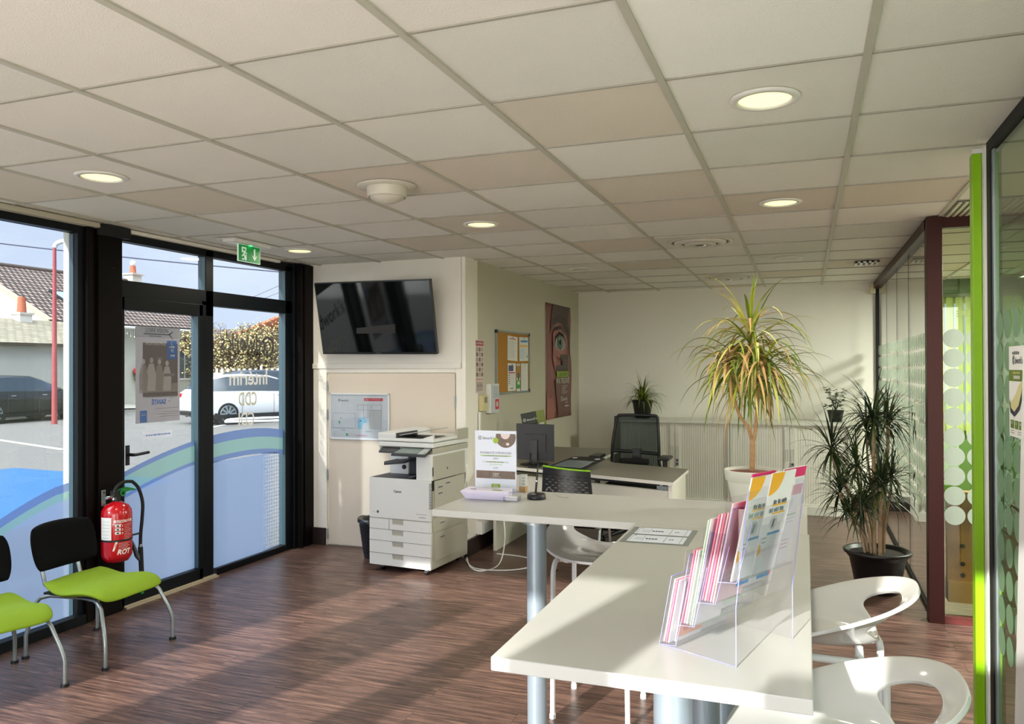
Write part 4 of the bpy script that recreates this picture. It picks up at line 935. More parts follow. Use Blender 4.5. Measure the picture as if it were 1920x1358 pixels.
# ================================================================== POTTED PLANTS
leafY = [M('leaf_cream_edge', (206, 200, 110), .5, var=.12), M('leaf_lime', (150, 160, 44), .45, var=.15), M('leaf_mid_green', (98, 118, 34), .45, var=.15), M('leaf_dry_tip', (196, 160, 104), .6, var=.1)]
leafD = [M('leaf_dark_green', (38, 58, 26), .38, var=.2), M('leaf_deep_green', (26, 42, 20), .38, var=.2), M('leaf_olive', (66, 82, 36), .4, var=.15)]
def leaves(q, c, n, ln, w_, mats, seed, droop=1.0, upk=.4, minel=-40, maxel=80, rise=.06, xmax=9):
    rnd = random.Random(seed)
    for i in range(n):
        az = rnd.uniform(0, 2*pi); t = rnd.random(); el = radians(minel+(maxel-minel)*t**upk if False else rnd.uniform(minel, maxel)); L_ = ln*rnd.uniform(.65, 1.1)
        p = Vector(c)+Vector((0, 0, rnd.uniform(-rise, rise))); d_ = Vector((cos(az)*cos(el), sin(az)*cos(el), sin(el))); m = rnd.choice(mats); g_ = droop*rnd.uniform(.5, 1.3)
        S = 9; pts = [p.copy()]; dd = d_.copy()
        for k in range(S):
            dd = (dd+Vector((0, 0, -1))*g_*(.13*(k+1)/S*2)).normalized(); p = p+dd*(L_/S); p.x = min(p.x, xmax); pts.append(p.copy())
        rows = []
        for k, pp in enumerate(pts):
            ax = (pts[min(k+1, S)]-pts[max(k-1, 0)]).normalized(); sd = ax.cross(Vector((0, 0, 1)));
            if sd.length < .05: sd = Vector((sin(az), -cos(az), 0))
            sd.normalize(); un_ = sd.cross(ax); tt = k/S; ww = w_*(.55+1.2*tt if tt < .3 else 1-((tt-.3)/.7)**1.6)*.5+.0002
            rows.append([pp-sd*ww+un_*ww*.25, pp-un_*ww*.15, pp+sd*ww+un_*ww*.25])
        q.grid(rows, m)
pp = thing('potted_dragon_tree', 'sunny yellow green dragon tree in a cream pot on the cross table', 'potted plant', (-.215, 3.45, .95))
PC = (-.215, 3.45, .951); potw = M('cream_clay_pot', (214, 214, 200), .5, var=.02)
q = MB(); q.lathe([(0, .002), (.068, 0), (.072, .004), (.098, .125), (.099, .130), (.106, .132), (.112, .172), (.113, .176), (.108, .176), (.104, .165), (.096, .12), (0, .12)], PC, potw, 44); q.build('pot', pp)
q = MB(); q.lathe([(.104, .163), (.07, .166), (.03, .170), (0, .172)], PC, M('clay_granules', (138, 86, 70), .9, var=.25, scale=160, bump=1, bscale=180), 30); q.build('soil', pp)
bark = M('tan_bark', (182, 142, 98), .8, var=.25, scale=70, bump=.6, bscale=120)
q = MB(); base = Vector((-.213, 3.45, 1.115)); fork = Vector((-.21, 3.45, 1.235))
q.tube(smooth([base, base+Vector((.003, 0, .06)), fork]), .011, bark, 12)
cr_ = [Vector((-.22, 3.44, 1.70)), Vector((-.31, 3.42, 1.58)), Vector((-.195, 3.47, 1.62)), Vector((-.15, 3.42, 1.55))]
q.tube(smooth([fork, fork+Vector((.012, 0, .06)), (-.19, 3.45, 1.40), (-.195, 3.46, 1.52), cr_[0]]), .008, bark, 10)
q.tube(smooth([fork, fork+Vector((-.02, 0, .07)), (-.27, 3.43, 1.38), cr_[1]]), .007, bark, 10)
q.tube(smooth([(-.192, 3.45, 1.42), (-.18, 3.45, 1.5), cr_[3]]), .006, bark, 8)
q.build('trunk', pp)
q = MB()
leaves(q, cr_[0], 62, .30, .013, leafY, 1, 1.3, minel=-25, maxel=80); leaves(q, cr_[1], 62, .28, .013, leafY, 2, 1.7, minel=-40, maxel=55)
leaves(q, cr_[2], 60, .33, .013, leafY, 3, 1.9, minel=-50, maxel=45); leaves(q, cr_[3], 60, .31, .012, leafY, 4, 1.8, minel=-40, maxel=50)
leaves(q, (-.225, 3.44, 1.55), 55, .34, .011, leafY, 5, 2.4, minel=-60, maxel=20)
q.build('foliage', pp)

dp = thing('potted_dragon_tree', 'tall dark green dragon tree in a black floor pot by the glass partition', 'potted plant', (.47, 6.0, 0))
q = MB(); q.lathe([(0, .004), (.135, 0), (.14, .01), (.182, .235), (.192, .24), (.205, .262), (.218, .268), (.222, .285), (.212, .29), (.192, .285), (.18, .24), (0, .24)], (.46, 6.0, 0), black, 44); q.build('pot', dp)
q = MB(); q.lathe([(.19, .262), (.1, .266), (0, .268)], (.46, 6.0, 0), M('dark_soil', (36, 28, 24), .95, var=.3, scale=80, bump=.8), 30); q.build('soil', dp)
bark2 = M('pale_bark', (172, 146, 116), .85, var=.25, scale=60, bump=.6, bscale=110)
crowns = [((.40, 6.00), (.17, 5.98, .98), .33, 58), ((.44, 5.95), (.43, 5.9, 1.20), .36, 70), ((.50, 6.02), (.54, 6.05, 1.18), .30, 52), ((.40, 6.0), (.22, 5.93, .68), .28, 46), ((.47, 5.9), (.47, 5.85, .74), .34, 60), ((.44, 6.0), (.33, 5.95, .86), .32, 50), ((.42, 5.96), (.36, 5.86, .62), .28, 46), ((.50, 6.0), (.55, 6.0, .80), .28, 40), ((.45, 6.03), (.40, 6.08, 1.10), .32, 44), ((.38, 5.97), (.28, 5.9, .55), .24, 34)]
for k, (b_, c_, ln, n) in enumerate(crowns):
    q = MB(); bx, by = b_; cx, cy, cz_ = c_
    q.tube(smooth([(bx, by, .262), (bx+(cx-bx)*.25, by, .262+(cz_-.262)*.4), (bx+(cx-bx)*.8, cy, .262+(cz_-.262)*.75), (cx, cy, cz_)]), .012 if k < 5 else .008, bark2, 10); q.build('trunk', dp)
    q = MB(); leaves(q, c_, n+12, ln*1.05, .0125, leafD, 20+k, 1.05, minel=-45, maxel=80, rise=.04, xmax=.70); q.build('foliage', dp)
q = MB(); leaves(q, (.50, 5.95, 1.22), 5, .34, .009, leafD, 77, .2, minel=66, maxel=86); q.build('new_shoot', dp)

sp = thing('spider_plant', 'small arching spider plant in a black pot on the white cabinet behind the mesh chair', 'potted plant', (-1.78, 9.1, .965))
q = MB(); q.lathe([(0, .002), (.085, 0), (.115, .18), (.122, .185), (.122, .205), (.112, .205), (.105, .18), (0, .18)], (-1.78, 9.1, .966), black, 32); q.build('pot', sp)
q = MB(); leaves(q, (-1.78, 9.1, 1.15), 95, .33, .016, [leafD[2], leafY[2], leafY[1]], 41, 1.9, minel=15, maxel=85, rise=.02); leaves(q, (-1.77, 9.1, 1.2), 4, .36, .012, leafY[1:3], 42, .3, minel=75, maxel=88); q.build('foliage', sp)
hp = thing('small_potted_plant', 'small leafy plant in a dark pot on the white cabinet behind the dark dragon tree', 'potted plant', (.30, 9.1, .965))
q = MB(); q.lathe([(0, .002), (.06, 0), (.085, .12), (.09, .125), (.08, .125), (0, .11)], (.30, 9.1, .966), black, 28); q.build('pot', hp)
q = MB(); random.seed(9)
for k in range(26):
    a = random.uniform(0, 2*pi); h = random.uniform(.05, .24); r_ = random.uniform(.02, .12); P_ = Vector((.30, 9.1, 1.08)); E_ = P_+Vector((r_*cos(a), r_*sin(a), h)); q.tube([P_, (P_+E_)/2+Vector((0, 0, .02)), E_], .0018, leafD[0], 5)
    for j in range(4): q.sphere(E_+Vector((random.uniform(-.025, .025), random.uniform(-.025, .025), random.uniform(-.03, .02))), .016, random.choice(leafD), 6, 4, (1, .8, .25))
q.build('foliage', hp)

# ================================================================== TAMBOUR CABINETS along the back wall
cabw = M('cabinet_grey_white', (226, 225, 216), .45, var=.01); tamb = M('tambour_slats_white', (232, 230, 220), .5, var=.01)
def cabinet(x0, x1, label, lock=True):
    t = thing('tambour_cabinet', label, 'cabinet', ((x0+x1)/2, 9.05, 0), group=None); y0, y1, zt = 8.80, 9.335, .965
    q = MB(); q.box((x0, y0, 0), (x0+.022, y1, zt-.028), cabw); q.box((x1-.022, y0, 0), (x1, y1, zt-.028), cabw); q.box((x0, y1-.02, 0), (x1, y1, zt-.028), cabw); q.box((x0+.022, y0+.012, 0), (x1-.022, y1, .11), cabw); q.box((x0+.02, y0, .0), (x1-.02, y0+.014, .09), cabw); q.build('body', t, bevel=.002)
    q = MB(); q.box((x0-.001, y0-.012, zt-.028), (x1+.001, y1, zt), cabw); q.build('top_panel', t, bevel=.003)
    xm = (x0+x1)/2+.01
    for (a, b, s_) in ((x0+.024, xm-.002, 1), (xm+.002, x1-.024, -1)):
        q = MB(); n = int((b-a-.05)/.0235); st_ = (b-a-.05)/n; o = a if s_ > 0 else a+.05
        for i in range(n):
            u = o+i*st_; q.grid([[(u+st_*k/4, y0+.022-.0022*sin(pi*k/4), z) for k in range(5)] for z in (.10, zt-.03)], tamb)
        r0 = b-.05 if s_ > 0 else a
        q.box((r0, y0+.008, .10), (r0+.05, y0+.024, zt-.03), tamb); sh_ = q.build('tambour_door', t)
        q = MB(); hx = r0+.025; 
        for aa, bb in (((hx-.013, y0+.004, .56), (hx-.010, y0+.010, .68)), ((hx+.010, y0+.004, .56), (hx+.013, y0+.010, .68)), ((hx-.013, y0+.004, .56), (hx+.013, y0+.010, .563)), ((hx-.013, y0+.004, .677), (hx+.013, y0+.010, .68))): q.box(aa, bb, greyp)
        q.build('handle', sh_)
        if s_ < 0:
            q = MB(); q.box((hx-.014, y0+.002, .46), (hx+.016, y0+.009, .545), steel)
            for z in (.485, .525): q.cyl((hx, y0-.006, z), (hx, y0+.004, z), .012, black, n=16)
            q.build('lock', sh_)
    return t
cabinet(-1.975, -.775, 'white roller shutter cabinet behind the mesh office chair')
cabinet(-.770, .43, 'white roller shutter cabinet behind the dragon tree, next to the glass partition')

# ================================================================== OFFICE DESK AND WHAT STANDS ON IT
dtop = M('desk_top_greige', (126, 122, 110), .4, var=.01); dedge = M('desk_edge_white', (232, 230, 222), .4); dpan = M('desk_panel_white', (224, 222, 210), .45)
dk = thing('office_desk', 'large white office desk with a greige top against the beige side wall', 'desk', (-1.7, 6.1, 0))
PT = [(-.884, 5.62), (-.880, 6.39), (-1.55, 6.62), (-1.72, 6.95), (-1.74, 7.75), (-2.60, 7.75), (-2.60, 6.19)]
q = MB(); q.prism([(x, y, .741) for x, y in PT][::-1], (0, 0, -.001), dtop); q.prism([(x, y, .7155) for x, y in PT], (0, 0, .0245), dedge); tp_ = q.build('desk_top', dk, bevel=.001)
q = MB(); a = Vector((-.93, 5.675, 0)); b = Vector((-2.50, 6.21, 0)); nn = Vector((b-a)).normalized(); pn_ = Vector((nn.y, -nn.x, 0))*.018
q.prism([a+zv*.37, b+zv*.37, b+zv*.67, a+zv*.67], pn_, dpan)
q.prism([a+zv*.70, a+nn*.09+zv*.70, a+nn*.09+zv*.675, a+zv*.675], pn_*.5, steel); q.build('modesty_panel', dk)
q = MB(); q.box((-.925, 5.66, 0), (-.897, 6.33, .715), dpan); q.build('side_panel', dk, bevel=.002)
q = MB(); q.box((-2.50, 6.22, 0), (-2.472, 7.1, .715), dpan); q.build('side_panel', dk, bevel=.002)
q = MB(); q.box((-2.55, 7.70, 0), (-1.80, 7.725, .715), dpan); q.build('side_panel', dk, bevel=.002)
q = MB(); q.prism([Vector((-1.0, 5.72, .69)), Vector((-2.4, 6.2, .69)), Vector((-2.4, 6.2, .715)), Vector((-1.0, 5.72, .715))], (0, .03, 0), black); q.build('under_beam', dk)

mo = thing('computer_monitor', 'black computer monitor seen from behind on the left of the desk', 'monitor', (-2.10, 6.18, .742))
mc = Vector((-2.14, 6.28, .905)); mu = Vector((.97, .26, 0)).normalized(); mn = Vector((.26, -.97, 0)).normalized()
q = MB(); q.prism([mc-mu*.16-zv*.12+mn*.0, mc+mu*.16-zv*.14, mc+mu*.16+zv*.17, mc-mu*.16+zv*.18], mn*-.03, black); q.build('display', mo, bevel=.005)
q = MB(); q.prism([mc-mu*.09-zv*.06, mc+mu*.09-zv*.06, mc+mu*.09+zv*.09, mc-mu*.09+zv*.09], mn*.02, black); q.build('rear_housing', mo, bevel=.006)
q = MB(); q.box((mc.x-.03, mc.y-.04, .75), (mc.x+.03, mc.y-.02, .95), black); q.lathe([(0, 0), (.12, 0), (.12, .008), (.03, .014), (0, .014)], (mc.x, mc.y-.02, .742), black, 32); q.build('stand', mo)
lg = thing('display_card', 'dark green and black card leaning behind the computer monitor', 'display card', (-2.40, 6.75, 1.15))
q = MB(); O_ = Vector((-2.41, 6.66, 1.140)); u_ = Vector((.95, .3, .20)).normalized(); v_ = Vector((.2, 0, -.98)).normalized(); n_ = Vector((.3, -.95, 0)).normalized()
q.prism([O_, O_+u_*.215, O_+u_*.215+v_*.30, O_+v_*.30], -n_*.003, M('card_black_green', (36, 44, 26), .5))
bd = Board(O_, u_, v_, n_, mb=q); bd.rect(.14, 0, .215, .30, M('card_olive', (118, 130, 50), .5)); bd.logo(.012, .075, .024, lam, None, 2); bd.lines(.05, .09, .12, 1, .01, .004, dkg, 2); bd.oval(.175, .12, .025, .010, lam, 2)
q.build('card', lg); q = MB(); q.prism([O_+u_*.1-n_*.004, O_+u_*.16-n_*.004, O_+u_*.16-n_*.16+zv*(-.395), O_+u_*.1-n_*.16+zv*(-.395)], n_*.003, dkg); q.prism([O_+v_*.295, O_+u_*.2+v_*.295, O_+u_*.2+v_*.40, O_+v_*.42], -n_*.01, black); q.build('easel_back', lg)
tr_ = thing('document_scanner', 'flat black framed glass tray on the desk in front of the monitor', 'scanner', (-1.8, 6.1, .742))
q = MB(); tz = .745; A_ = Vector((-1.96, 6.02, tz)); tu = Vector((.96, -.22, 0)).normalized(); tvv = Vector((.22, .96, 0)).normalized()
q.prism([A_, A_+tu*.33, A_+tu*.32+tvv*.42+zv*.05, A_+tu*.03+tvv*.42+zv*.05], (0, 0, .012), black)
q.build('frame', tr_, bevel=.004); q = MB(); k_ = .0135
q.add([A_+tu*.03+tvv*.04+zv*(k_+.005), A_+tu*.30+tvv*.04+zv*(k_+.005), A_+tu*.295+tvv*.28+zv*(k_+.034), A_+tu*.05+tvv*.28+zv*(k_+.034)], [(0, 1, 2, 3)], M('scanner_glass_grey', (108, 122, 128), .15)); q.build('glass_plate', tr_)
q = MB(); 
for o in (.05, .26): q.prism([A_+tu*o+tvv*.34+zv*(k_+.041), A_+tu*(o+.04)+tvv*.34+zv*(k_+.041), A_+tu*(o+.04)+tvv*.37+zv*(k_+.045), A_+tu*o+tvv*.37+zv*(k_+.045)], (0, 0, .002), lam)
q.build('printed_mark', tr_)
ph = MB(); ph.lathe([(0, 0), (.055, 0), (.055, .006), (.02, .02), (0, .02)], (-2.09, 6.11, .742), black, 24); ph.tube([(-2.09, 6.11, .755), (-2.12, 6.10, .80), (-2.11, 6.08, .86)], .006, black, 8); tag(ph.build('headset_stand'), 'small black stand at the front edge of the desk beside the monitor', 'stand')

# mesh back office chair behind the desk
oc = thing('office_chair', 'black mesh back office chair behind the desk', 'chair', (-1.47, 7.1, 0))
mesh_m = glassmat('black_mesh_fabric', (112, 122, 122), .25, rough=.4)
XB0, XB1, yb_ = -1.70, -1.255, 7.2
q = MB(); P = smooth([(XB0, yb_, .62), (XB0+.005, yb_-.01, .70), (XB0+.015, yb_-.02, .85), (XB0+.045, yb_, 1.05), (XB0+.06, yb_, 1.10), (XB0+.11, yb_, 1.115), (XB1-.07, yb_, 1.115), (XB1-.02, yb_, 1.10), (XB1-.012, yb_, 1.05), (XB1, yb_-.02, .85), (XB1+.0, yb_-.01, .70), (XB1+.005, yb_, .62), (XB1-.06, yb_, .56), (XB0+.06, yb_, .56), (XB0, yb_, .62)], 5)
q.tube(P, .014, black, 10); q.tube([(XB0+.01, yb_-.015, .785), (-1.47, yb_+.03, .775), (XB1-.01, yb_-.015, .765)], .016, black, 10); q.box((-1.51, yb_+.01, .60), (-1.43, yb_+.06, .80), black); q.build('back_frame', oc)
q = MB(); q.grid([[(XB0+.02+(XB1-XB0-.035)*i/10+.012*(j/10-.5)*(1-i/5), yb_-.004+.03*sin(pi*i/10), .62+.485*j/10) for i in range(11)] for j in range(11)], mesh_m); q.build('back_mesh', oc)
q = MB(); q.box((-1.62, yb_-.06, .665), (-1.34, yb_-.02, .72), matblack); q.build('lumbar_pad', oc, bevel=.015)
q = MB(); q.box((-1.72, 6.72, .44), (-1.24, 7.18, .51), blackf); q.build('seat', oc, bevel=.03, seg=3)
for x_, dy in ((-1.775, 0), (-1.165, .02)):
    q = MB(); q.box((x_-.05, 6.84+dy, .742), (x_+.05, 7.08+dy, .768), black); q.box((x_-.02, 6.93+dy, .48), (x_+.02, 6.99+dy, .745), black); q.build('armrest', oc, bevel=.008)
q = MB(); q.cyl((-1.48, 6.95, .10), (-1.48, 6.95, .45), .03, black); 
for k in range(5):
    a = 2*pi*k/5+.3; q.tube([(-1.48, 6.95, .12), (-1.48+.3*cos(a), 6.95+.3*sin(a), .075)], .022, black, 8, [.028, .016]); q.cyl((-1.48+.3*cos(a)-.012, 6.95+.3*sin(a), .03), (-1.48+.3*cos(a)+.012, 6.95+.3*sin(a), .03), .03, black, n=16)
q.build('swivel_base', oc)

# visitor chair with perforated back
vc = thing('visitor_chair', 'black visitor chair with a perforated back and lime top edge', 'chair', (-1.55, 5.45, 0))
limeT = M('lime_trim_plastic', (130, 190, 20), .4)
q = MB(); nx, nz = 30, 16
def vb(i, j):
    u = -1+2*i/nx; t = j/nz; hw = .205-.028*t if False else .178+.0*t; z = .55+.29*t
    return Vector((-1.585+u*(.172+.022*(1-t)), 5.30+.035*u*u-.05*t*0+.02*(1-t), z-.012*t*u))
for j in range(nz):
    for i in range(nx):
        a_, b_, c_, d_ = vb(i, j), vb(i+1, j), vb(i+1, j+1), vb(i, j+1)
        hole = 1 < i < nx-2 and 1 < j < nz-2 and ((i+(j % 2)*2) % 4) in (0, 1)
        if not hole: q.add([a_, b_, c_, d_], [(0, 1, 2, 3)], black)
        else:
            m0 = a_.lerp(d_, .40); m1 = b_.lerp(c_, .40); m2 = b_.lerp(c_, .66); m3 = a_.lerp(d_, .66)
            q.add([a_, b_, m1, m0], [(0, 1, 2, 3)], black); q.add([m3, m2, c_, d_], [(0, 1, 2, 3)], black)
q.build('backrest', vc, solid=.010, weld=True)
q = MB(); q.tube([vb(i, nz)+Vector((0, 0, .004)) for i in range(0, nx+1, 2)], .007, limeT, 8); q.build('top_trim', vc)
q = MB(); q.box((-1.79, 5.32, .43), (-1.37, 5.76, .475), blackf); q.build('seat', vc, bevel=.02, seg=3)
q = MB()
for x_ in (-1.80, -1.36): q.tube(smooth([(x_+.0, 5.30, .66), (x_, 5.31, .5), (x_, 5.34, .43), (x_, 5.7, .43)], 4), .010, chrome, 8)
q.build('back_tube', vc)
for x_ in (-1.80, -1.36):
    for ya, yb2 in ((5.40, 5.28), (5.66, 5.76)): q = MB(); q.tube([(x_, ya, .43), (x_, yb2, .01)], .010, chrome, 8); q.cyl((x_, yb2, 0), (x_, yb2, .015), .014, black, n=12); q.build('leg', vc)
q = MB(); q.box((-1.315, 3.612, .9505), (-1.283, 3.645, 1.035), lam); q.box((-1.3152, 3.6118, .9505), (-1.2828, 3.6452, .978), M('cardboard_plain', (176, 140, 98), .8, bump=.1))
for k in range(3): q.box((-1.3, 3.6115, .99+.014*k), (-1.286, 3.6121, .993+.014*k), dkg)
tag(q.build('small_carton'), 'small white and brown carton just right of the display sign', 'carton')

# ================================================================== ON THE BEIGE SIDE WALL
XW = -2.62
def wboard(y0, z1, x=XW+.004, mb=None): return Board((x, y0, z1), (0, 1, 0), (0, 0, -1), (1, 0, 0), mb=mb)
sf = MB(); sf.box((XW, 6.125, 1.345), (XW+.002, 6.305, 1.797), paper); bd = wboard(6.125, 1.797, XW+.002, sf)
pz = M('print_faded_brown', (128, 100, 92), .6, var=.3, scale=40); pr_ = M('print_faded_red', (170, 70, 80), .6)
bd.rect(0, 0, .18, .452, M('notice_pink_white', (204, 190, 180), .6), .6); bd.rect(.006, .008, .174, .05, pr_, 1.4); bd.words(.02, .022, .16, .014, lam, 2.2, 3)
for k in range(6):
    for j in range(3): bd.rect(.012+.055*j, .065+.043*k, .054+.055*j, .098+.043*k, pz if (k+j) % 2 else M('print_faded_grey', (168, 156, 148), .6), 1.4)
bd.rect(.006, .335, .174, .34, pr_, 1.4); bd.rect(.02, .36, .16, .44, M('print_faded_grey'), 1.4); bd.words(.03, .385, .15, .014, pz, 2.2, 9)
tag(sf.build('safety_notice'), 'narrow faded safety notice sheet near the corner of the beige wall', 'notice')
ck = thing('cork_board', 'framed cork notice board on the beige wall', 'notice board', (XW+.01, 7.02, 1.3))
y0, y1, z0, z1 = 6.57, 7.475, 1.315, 1.90
q = MB(); q.box((XW, y0+.01, z0+.01), (XW+.012, y1-.01, z1-.01), M('cork', (172, 122, 50), .9, var=.22, scale=120, bump=.3)); q.build('cork_panel', ck)
q = MB()
for a, b in (((XW, y0, z0), (XW+.02, y1, z0+.016)), ((XW, y0, z1-.016), (XW+.02, y1, z1)), ((XW, y0, z0), (XW+.02, y0+.016, z1)), ((XW, y1-.016, z0), (XW+.02, y1, z1))): q.box(a, b, steel)
q.build('frame', ck)
for y in (y0-.003, y1-.027):
    for z in (z0-.003, z1-.027): q = MB(); q.box((XW, y, z), (XW+.022, y+.03, z+.03), black); q.build('corner_cap', ck)
rnd = random.Random(8)
def pinned(name, label, y, z, w_, h_, face, rot=0):
    q = MB(); bd = wboard(y, z, XW+.0145, q); c_, s_ = cos(rot), sin(rot); bd.U = Vector((0, c_, s_)); bd.V = Vector((0, s_, -c_)); bd.l = .0007
    bd.rect(0, 0, w_, h_, M('paper_notice', (222, 222, 216), .6), .3); face(bd, w_, h_); q.cyl(bd.P(w_/2, .012, 1), bd.P(w_/2, .012, 10), .006, steel, n=10)
    tag(q.build(name), label, 'notice', 'sheets pinned on the cork board')
pinned('pinned_sheet', 'densely printed white sheet at the upper left of the cork board', 6.86, 1.86, .27, .232, lambda b, w, h: (b.rect(.05, .02, w-.05, .028, redp), b.lines(.02, .045, w-.02, 11, .0155, .004, greyp, 1, rnd), b.rect(w*.55, .05, w*.56, h-.03, redp)), -.03)
pinned('pinned_sheet', 'white sheet with blue head and yellow squares, upper right of the cork board', 7.175, 1.855, .26, .235, lambda b, w, h: (b.rect(.04, .03, w-.02, .05, blu2), [b.rect(.03+.055*k, .075, .065+.055*k, .10, orangep) for k in range(4)], b.lines(.02, .12, w-.03, 6, .017, .005, bluep, 1, rnd), b.oval(w-.04, .19, .012, .016, greenp, 2)), .02)
pinned('pinned_sheet', 'white sheet with dark picture and red band, lower left of the cork board', 6.86, 1.60, .215, .262, lambda b, w, h: (b.rect(.02, .02, .15, .075, navy), b.rect(.02, .085, w-.02, .095, redp), b.lines(.02, .11, .06, 5, .02, .006, ink), b.lines(.08, .11, w-.02, 7, .018, .004, greyp), b.rect(.06, .235, .15, .242, ink)), .0)
pinned('pinned_sheet', 'narrow photo leaflet with a green foot at the bottom middle of the cork board', 7.10, 1.595, .10, .265, lambda b, w, h: (b.rect(.0, .02, w, .13, M('photo_warm', (176, 132, 70), .5, var=.4, scale=60)), b.oval(.05, .12, .03, .04, dkg, 2), b.rect(0, .16, w, .24, greenp), b.rect(.02, .17, .08, .20, lgp, 2)), 0)
pinned('pinned_sheet', 'plain white list at the lower right of the cork board', 7.225, 1.60, .20, .27, lambda b, w, h: (b.lines(.02, .03, w-.02, 15, .015, .003, greyp, 1, rnd),), 0)

ey = thing('eye_poster', 'tall dark red poster with a close up green eye hanging on the beige wall', 'poster', (XW+.004, 8.5, 1.0))
y0, z1, W, H = 8.04, 2.262, .905, 1.27
q = MB(); n = 14; pink_ = M('poster_skin_dark_red', (126, 72, 68), .32, var=.22, scale=3.5)
q.grid([[(XW+.004+.02*max(0, (i/n-.75)/.25)**2*(1 if j > 6 else .6)+.004*sin(j*.9)*(i/n), y0+W*i/n, z1-H*j/n) for i in range(n+1)] for j in range(n+1)], pink_); sheet_ = q.build('printed_sheet', ey, solid=.001)
q = MB(); bd = wboard(y0, z1, XW+.0115, q); bd.l = .0012
dk1 = M('poster_shadow_brown', (56, 34, 34), .35, var=.3, scale=5); dk2 = M('poster_brow_dark', (34, 24, 26), .4, var=.2); sk2 = M('poster_skin_rose', (152, 92, 84), .35, var=.15, scale=8); ew = M('eye_white_shaded', (140, 150, 146), .25); ei = M('eye_iris_green', (46, 88, 74), .2, var=.3, scale=60)
bd.poly([(.25, .0), (W, .0), (W, .62), (.80, .30), (.60, .20), (.30, .20), (.14, .34), (.17, .16)], dk1); bd.poly([(.20, .17), (.45, .10), (.74, .13), (W, .26), (W, .36), (.72, .22), (.45, .185), (.24, .24)], dk2, 2)
bd.poly([(.22, .33), (.34, .25), (.52, .235), (.70, .29), (.80, .40), (.72, .55), (.55, .62), (.35, .58), (.24, .46)], sk2, 2)
bd.poly([(.25, .30), (.36, .25), (.53, .225), (.70, .275), (.82, .39), (.72, .325), (.52, .27), (.36, .285)], dk2, 3)
bd.poly([(.27, .46), (.33, .37), (.46, .32), (.60, .34), (.72, .44), (.62, .50), (.44, .51)], ew, 3); bd.oval(.49, .415, .105, .088, dk2, 4); bd.oval(.49, .415, .095, .079, ei, 5); bd.oval(.49, .415, .038, .034, matblack, 6); bd.oval(.455, .385, .017, .015, lam, 7)
bd.poly([(.26, .47), (.31, .36), (.45, .30), (.61, .325), (.75, .44), (.61, .355), (.45, .33), (.33, .38)], matblack, 6)
bd.poly([(.24, .46), (.36, .60), (.42, .78), (.30, .74), (.22, .60)], sk2, 2)
bd.poly([(0, .98), (.12, 1.04), (.22, 1.0), (.30, 1.16), (.26, 1.27), (0, 1.27)], sk2, 2); bd.poly([(.30, .84), (.60, .80), (W, .9), (W, 1.27), (.42, 1.27), (.36, 1.04)], M('poster_cheek_brown', (98, 58, 54), .35, var=.15, scale=4), 2)
bd.rect(.50, .555, .80, .62, dk1, 5); bd.rect(.56, .625, .80, .68, dk1, 5); bd.rect(.34, .68, .80, .745, dk1, 5)
for k_, (v_, u_) in enumerate(((.575, .52), (.60, .56), (.64, .58), (.66, .60), (.69, .37), (.72, .37))): bd.words(u_, v_, .78, .016, M('poster_type_grey', (96, 98, 94), .5), 6, 11+k_)
bd.rect(.36, .750, .82, .812, grn2, 6); bd.text("L'ADWORK'S", .066, .40, .806, dk2, 7, bold=.015, width=.40); bd.text("M'A TROUVÉ", .088, .33, .885, lam, 7, bold=.02, width=.50)
bd.lines(.55, .91, .80, 6, .017, .005, lam, 6, rnd); bd.logo(.50, 1.085, .05, lam, None, 6); bd.lines(.66, 1.105, .80, 1, .01, .006, lam, 6); bd.rect(.66, 1.14, .82, 1.155, lam, 6)
bd.mb.build('printed_picture', ey)
th_ = MB(); th_.box((XW, 6.20, 1.188), (XW+.035, 6.31, 1.318), M('thermostat_cream', (206, 194, 148), .45)); th_.box((XW+.035, 6.24, 1.255), (XW+.037, 6.30, 1.305), M('thermostat_display', (120, 122, 104), .3)); tag(th_.build('thermostat', bevel=.004), 'cream thermostat on the beige wall beside the corner', 'thermostat')
kb = MB(); kb.box((XW, 6.36, 1.160), (XW+.045, 6.56, 1.415), white); bd = wboard(6.36, 1.415, XW+.0455, kb); bd.rect(.005, .005, .195, .25, greyp, 1); bd.lines(.06, .03, .17, 6, .017, .003, dkg, 2); bd.rect(.10, .135, .19, .225, redp, 2); bd.oval(.145, .18, .025, .025, lam, 3)
tag(kb.build('alarm_control_box', bevel=.003), 'white box with a red label mounted below the cork board', 'wall box')

# detector in the far corner
q = MB(); q.box((.655, YB-.05, 2.345), (.715, YB, 2.455), M('sensor_cream', (222, 212, 180), .4)); tag(q.build('motion_detector', bevel=.008), 'cream motion detector high in the far corner by the glass partition', 'detector')

# ================================================================== CEILING FITTINGS
lampE = M('lamp_lit_diffuser', (255, 246, 190), .5, emit=((255, 244, 160), 1.6)); lampO = M('lamp_unlit_diffuser', (208, 206, 196), .5)
def tile(i, k): return GX+.6*(i+.5), GY+.6*(k+.5)
def downlight(x, y, on, label):
    t = thing('downlight', label, 'ceiling light', (x, y, CZ-.004), group=None)
    q = MB(); q.lathe([(.116, .004), (.112, -.003), (.090, -.005), (.086, .004), (.080, .035)], (x, y, CZ), white if on else tA, 40); q.build('trim_ring', t)
    q = MB(); q.disc((x, y, CZ-.001 if not on else CZ+.003), (0, 0, -1), .088, lampE if on else lampO, 40); q.build('diffuser', t)
    if on:
        l = bpy.data.objects.new('lamp_light', bpy.data.lights.new('lamp_light', 'AREA')); l.data.shape = 'DISK'; l.data.size = .16; l.data.energy = DOWNLIGHT_W; l.data.color = (1, .93, .78); l.data.spread = radians(170)
        col.objects.link(l); l.parent = t; l.location = (0, 0, -.004); l.rotation_euler = (0, 0, 0)
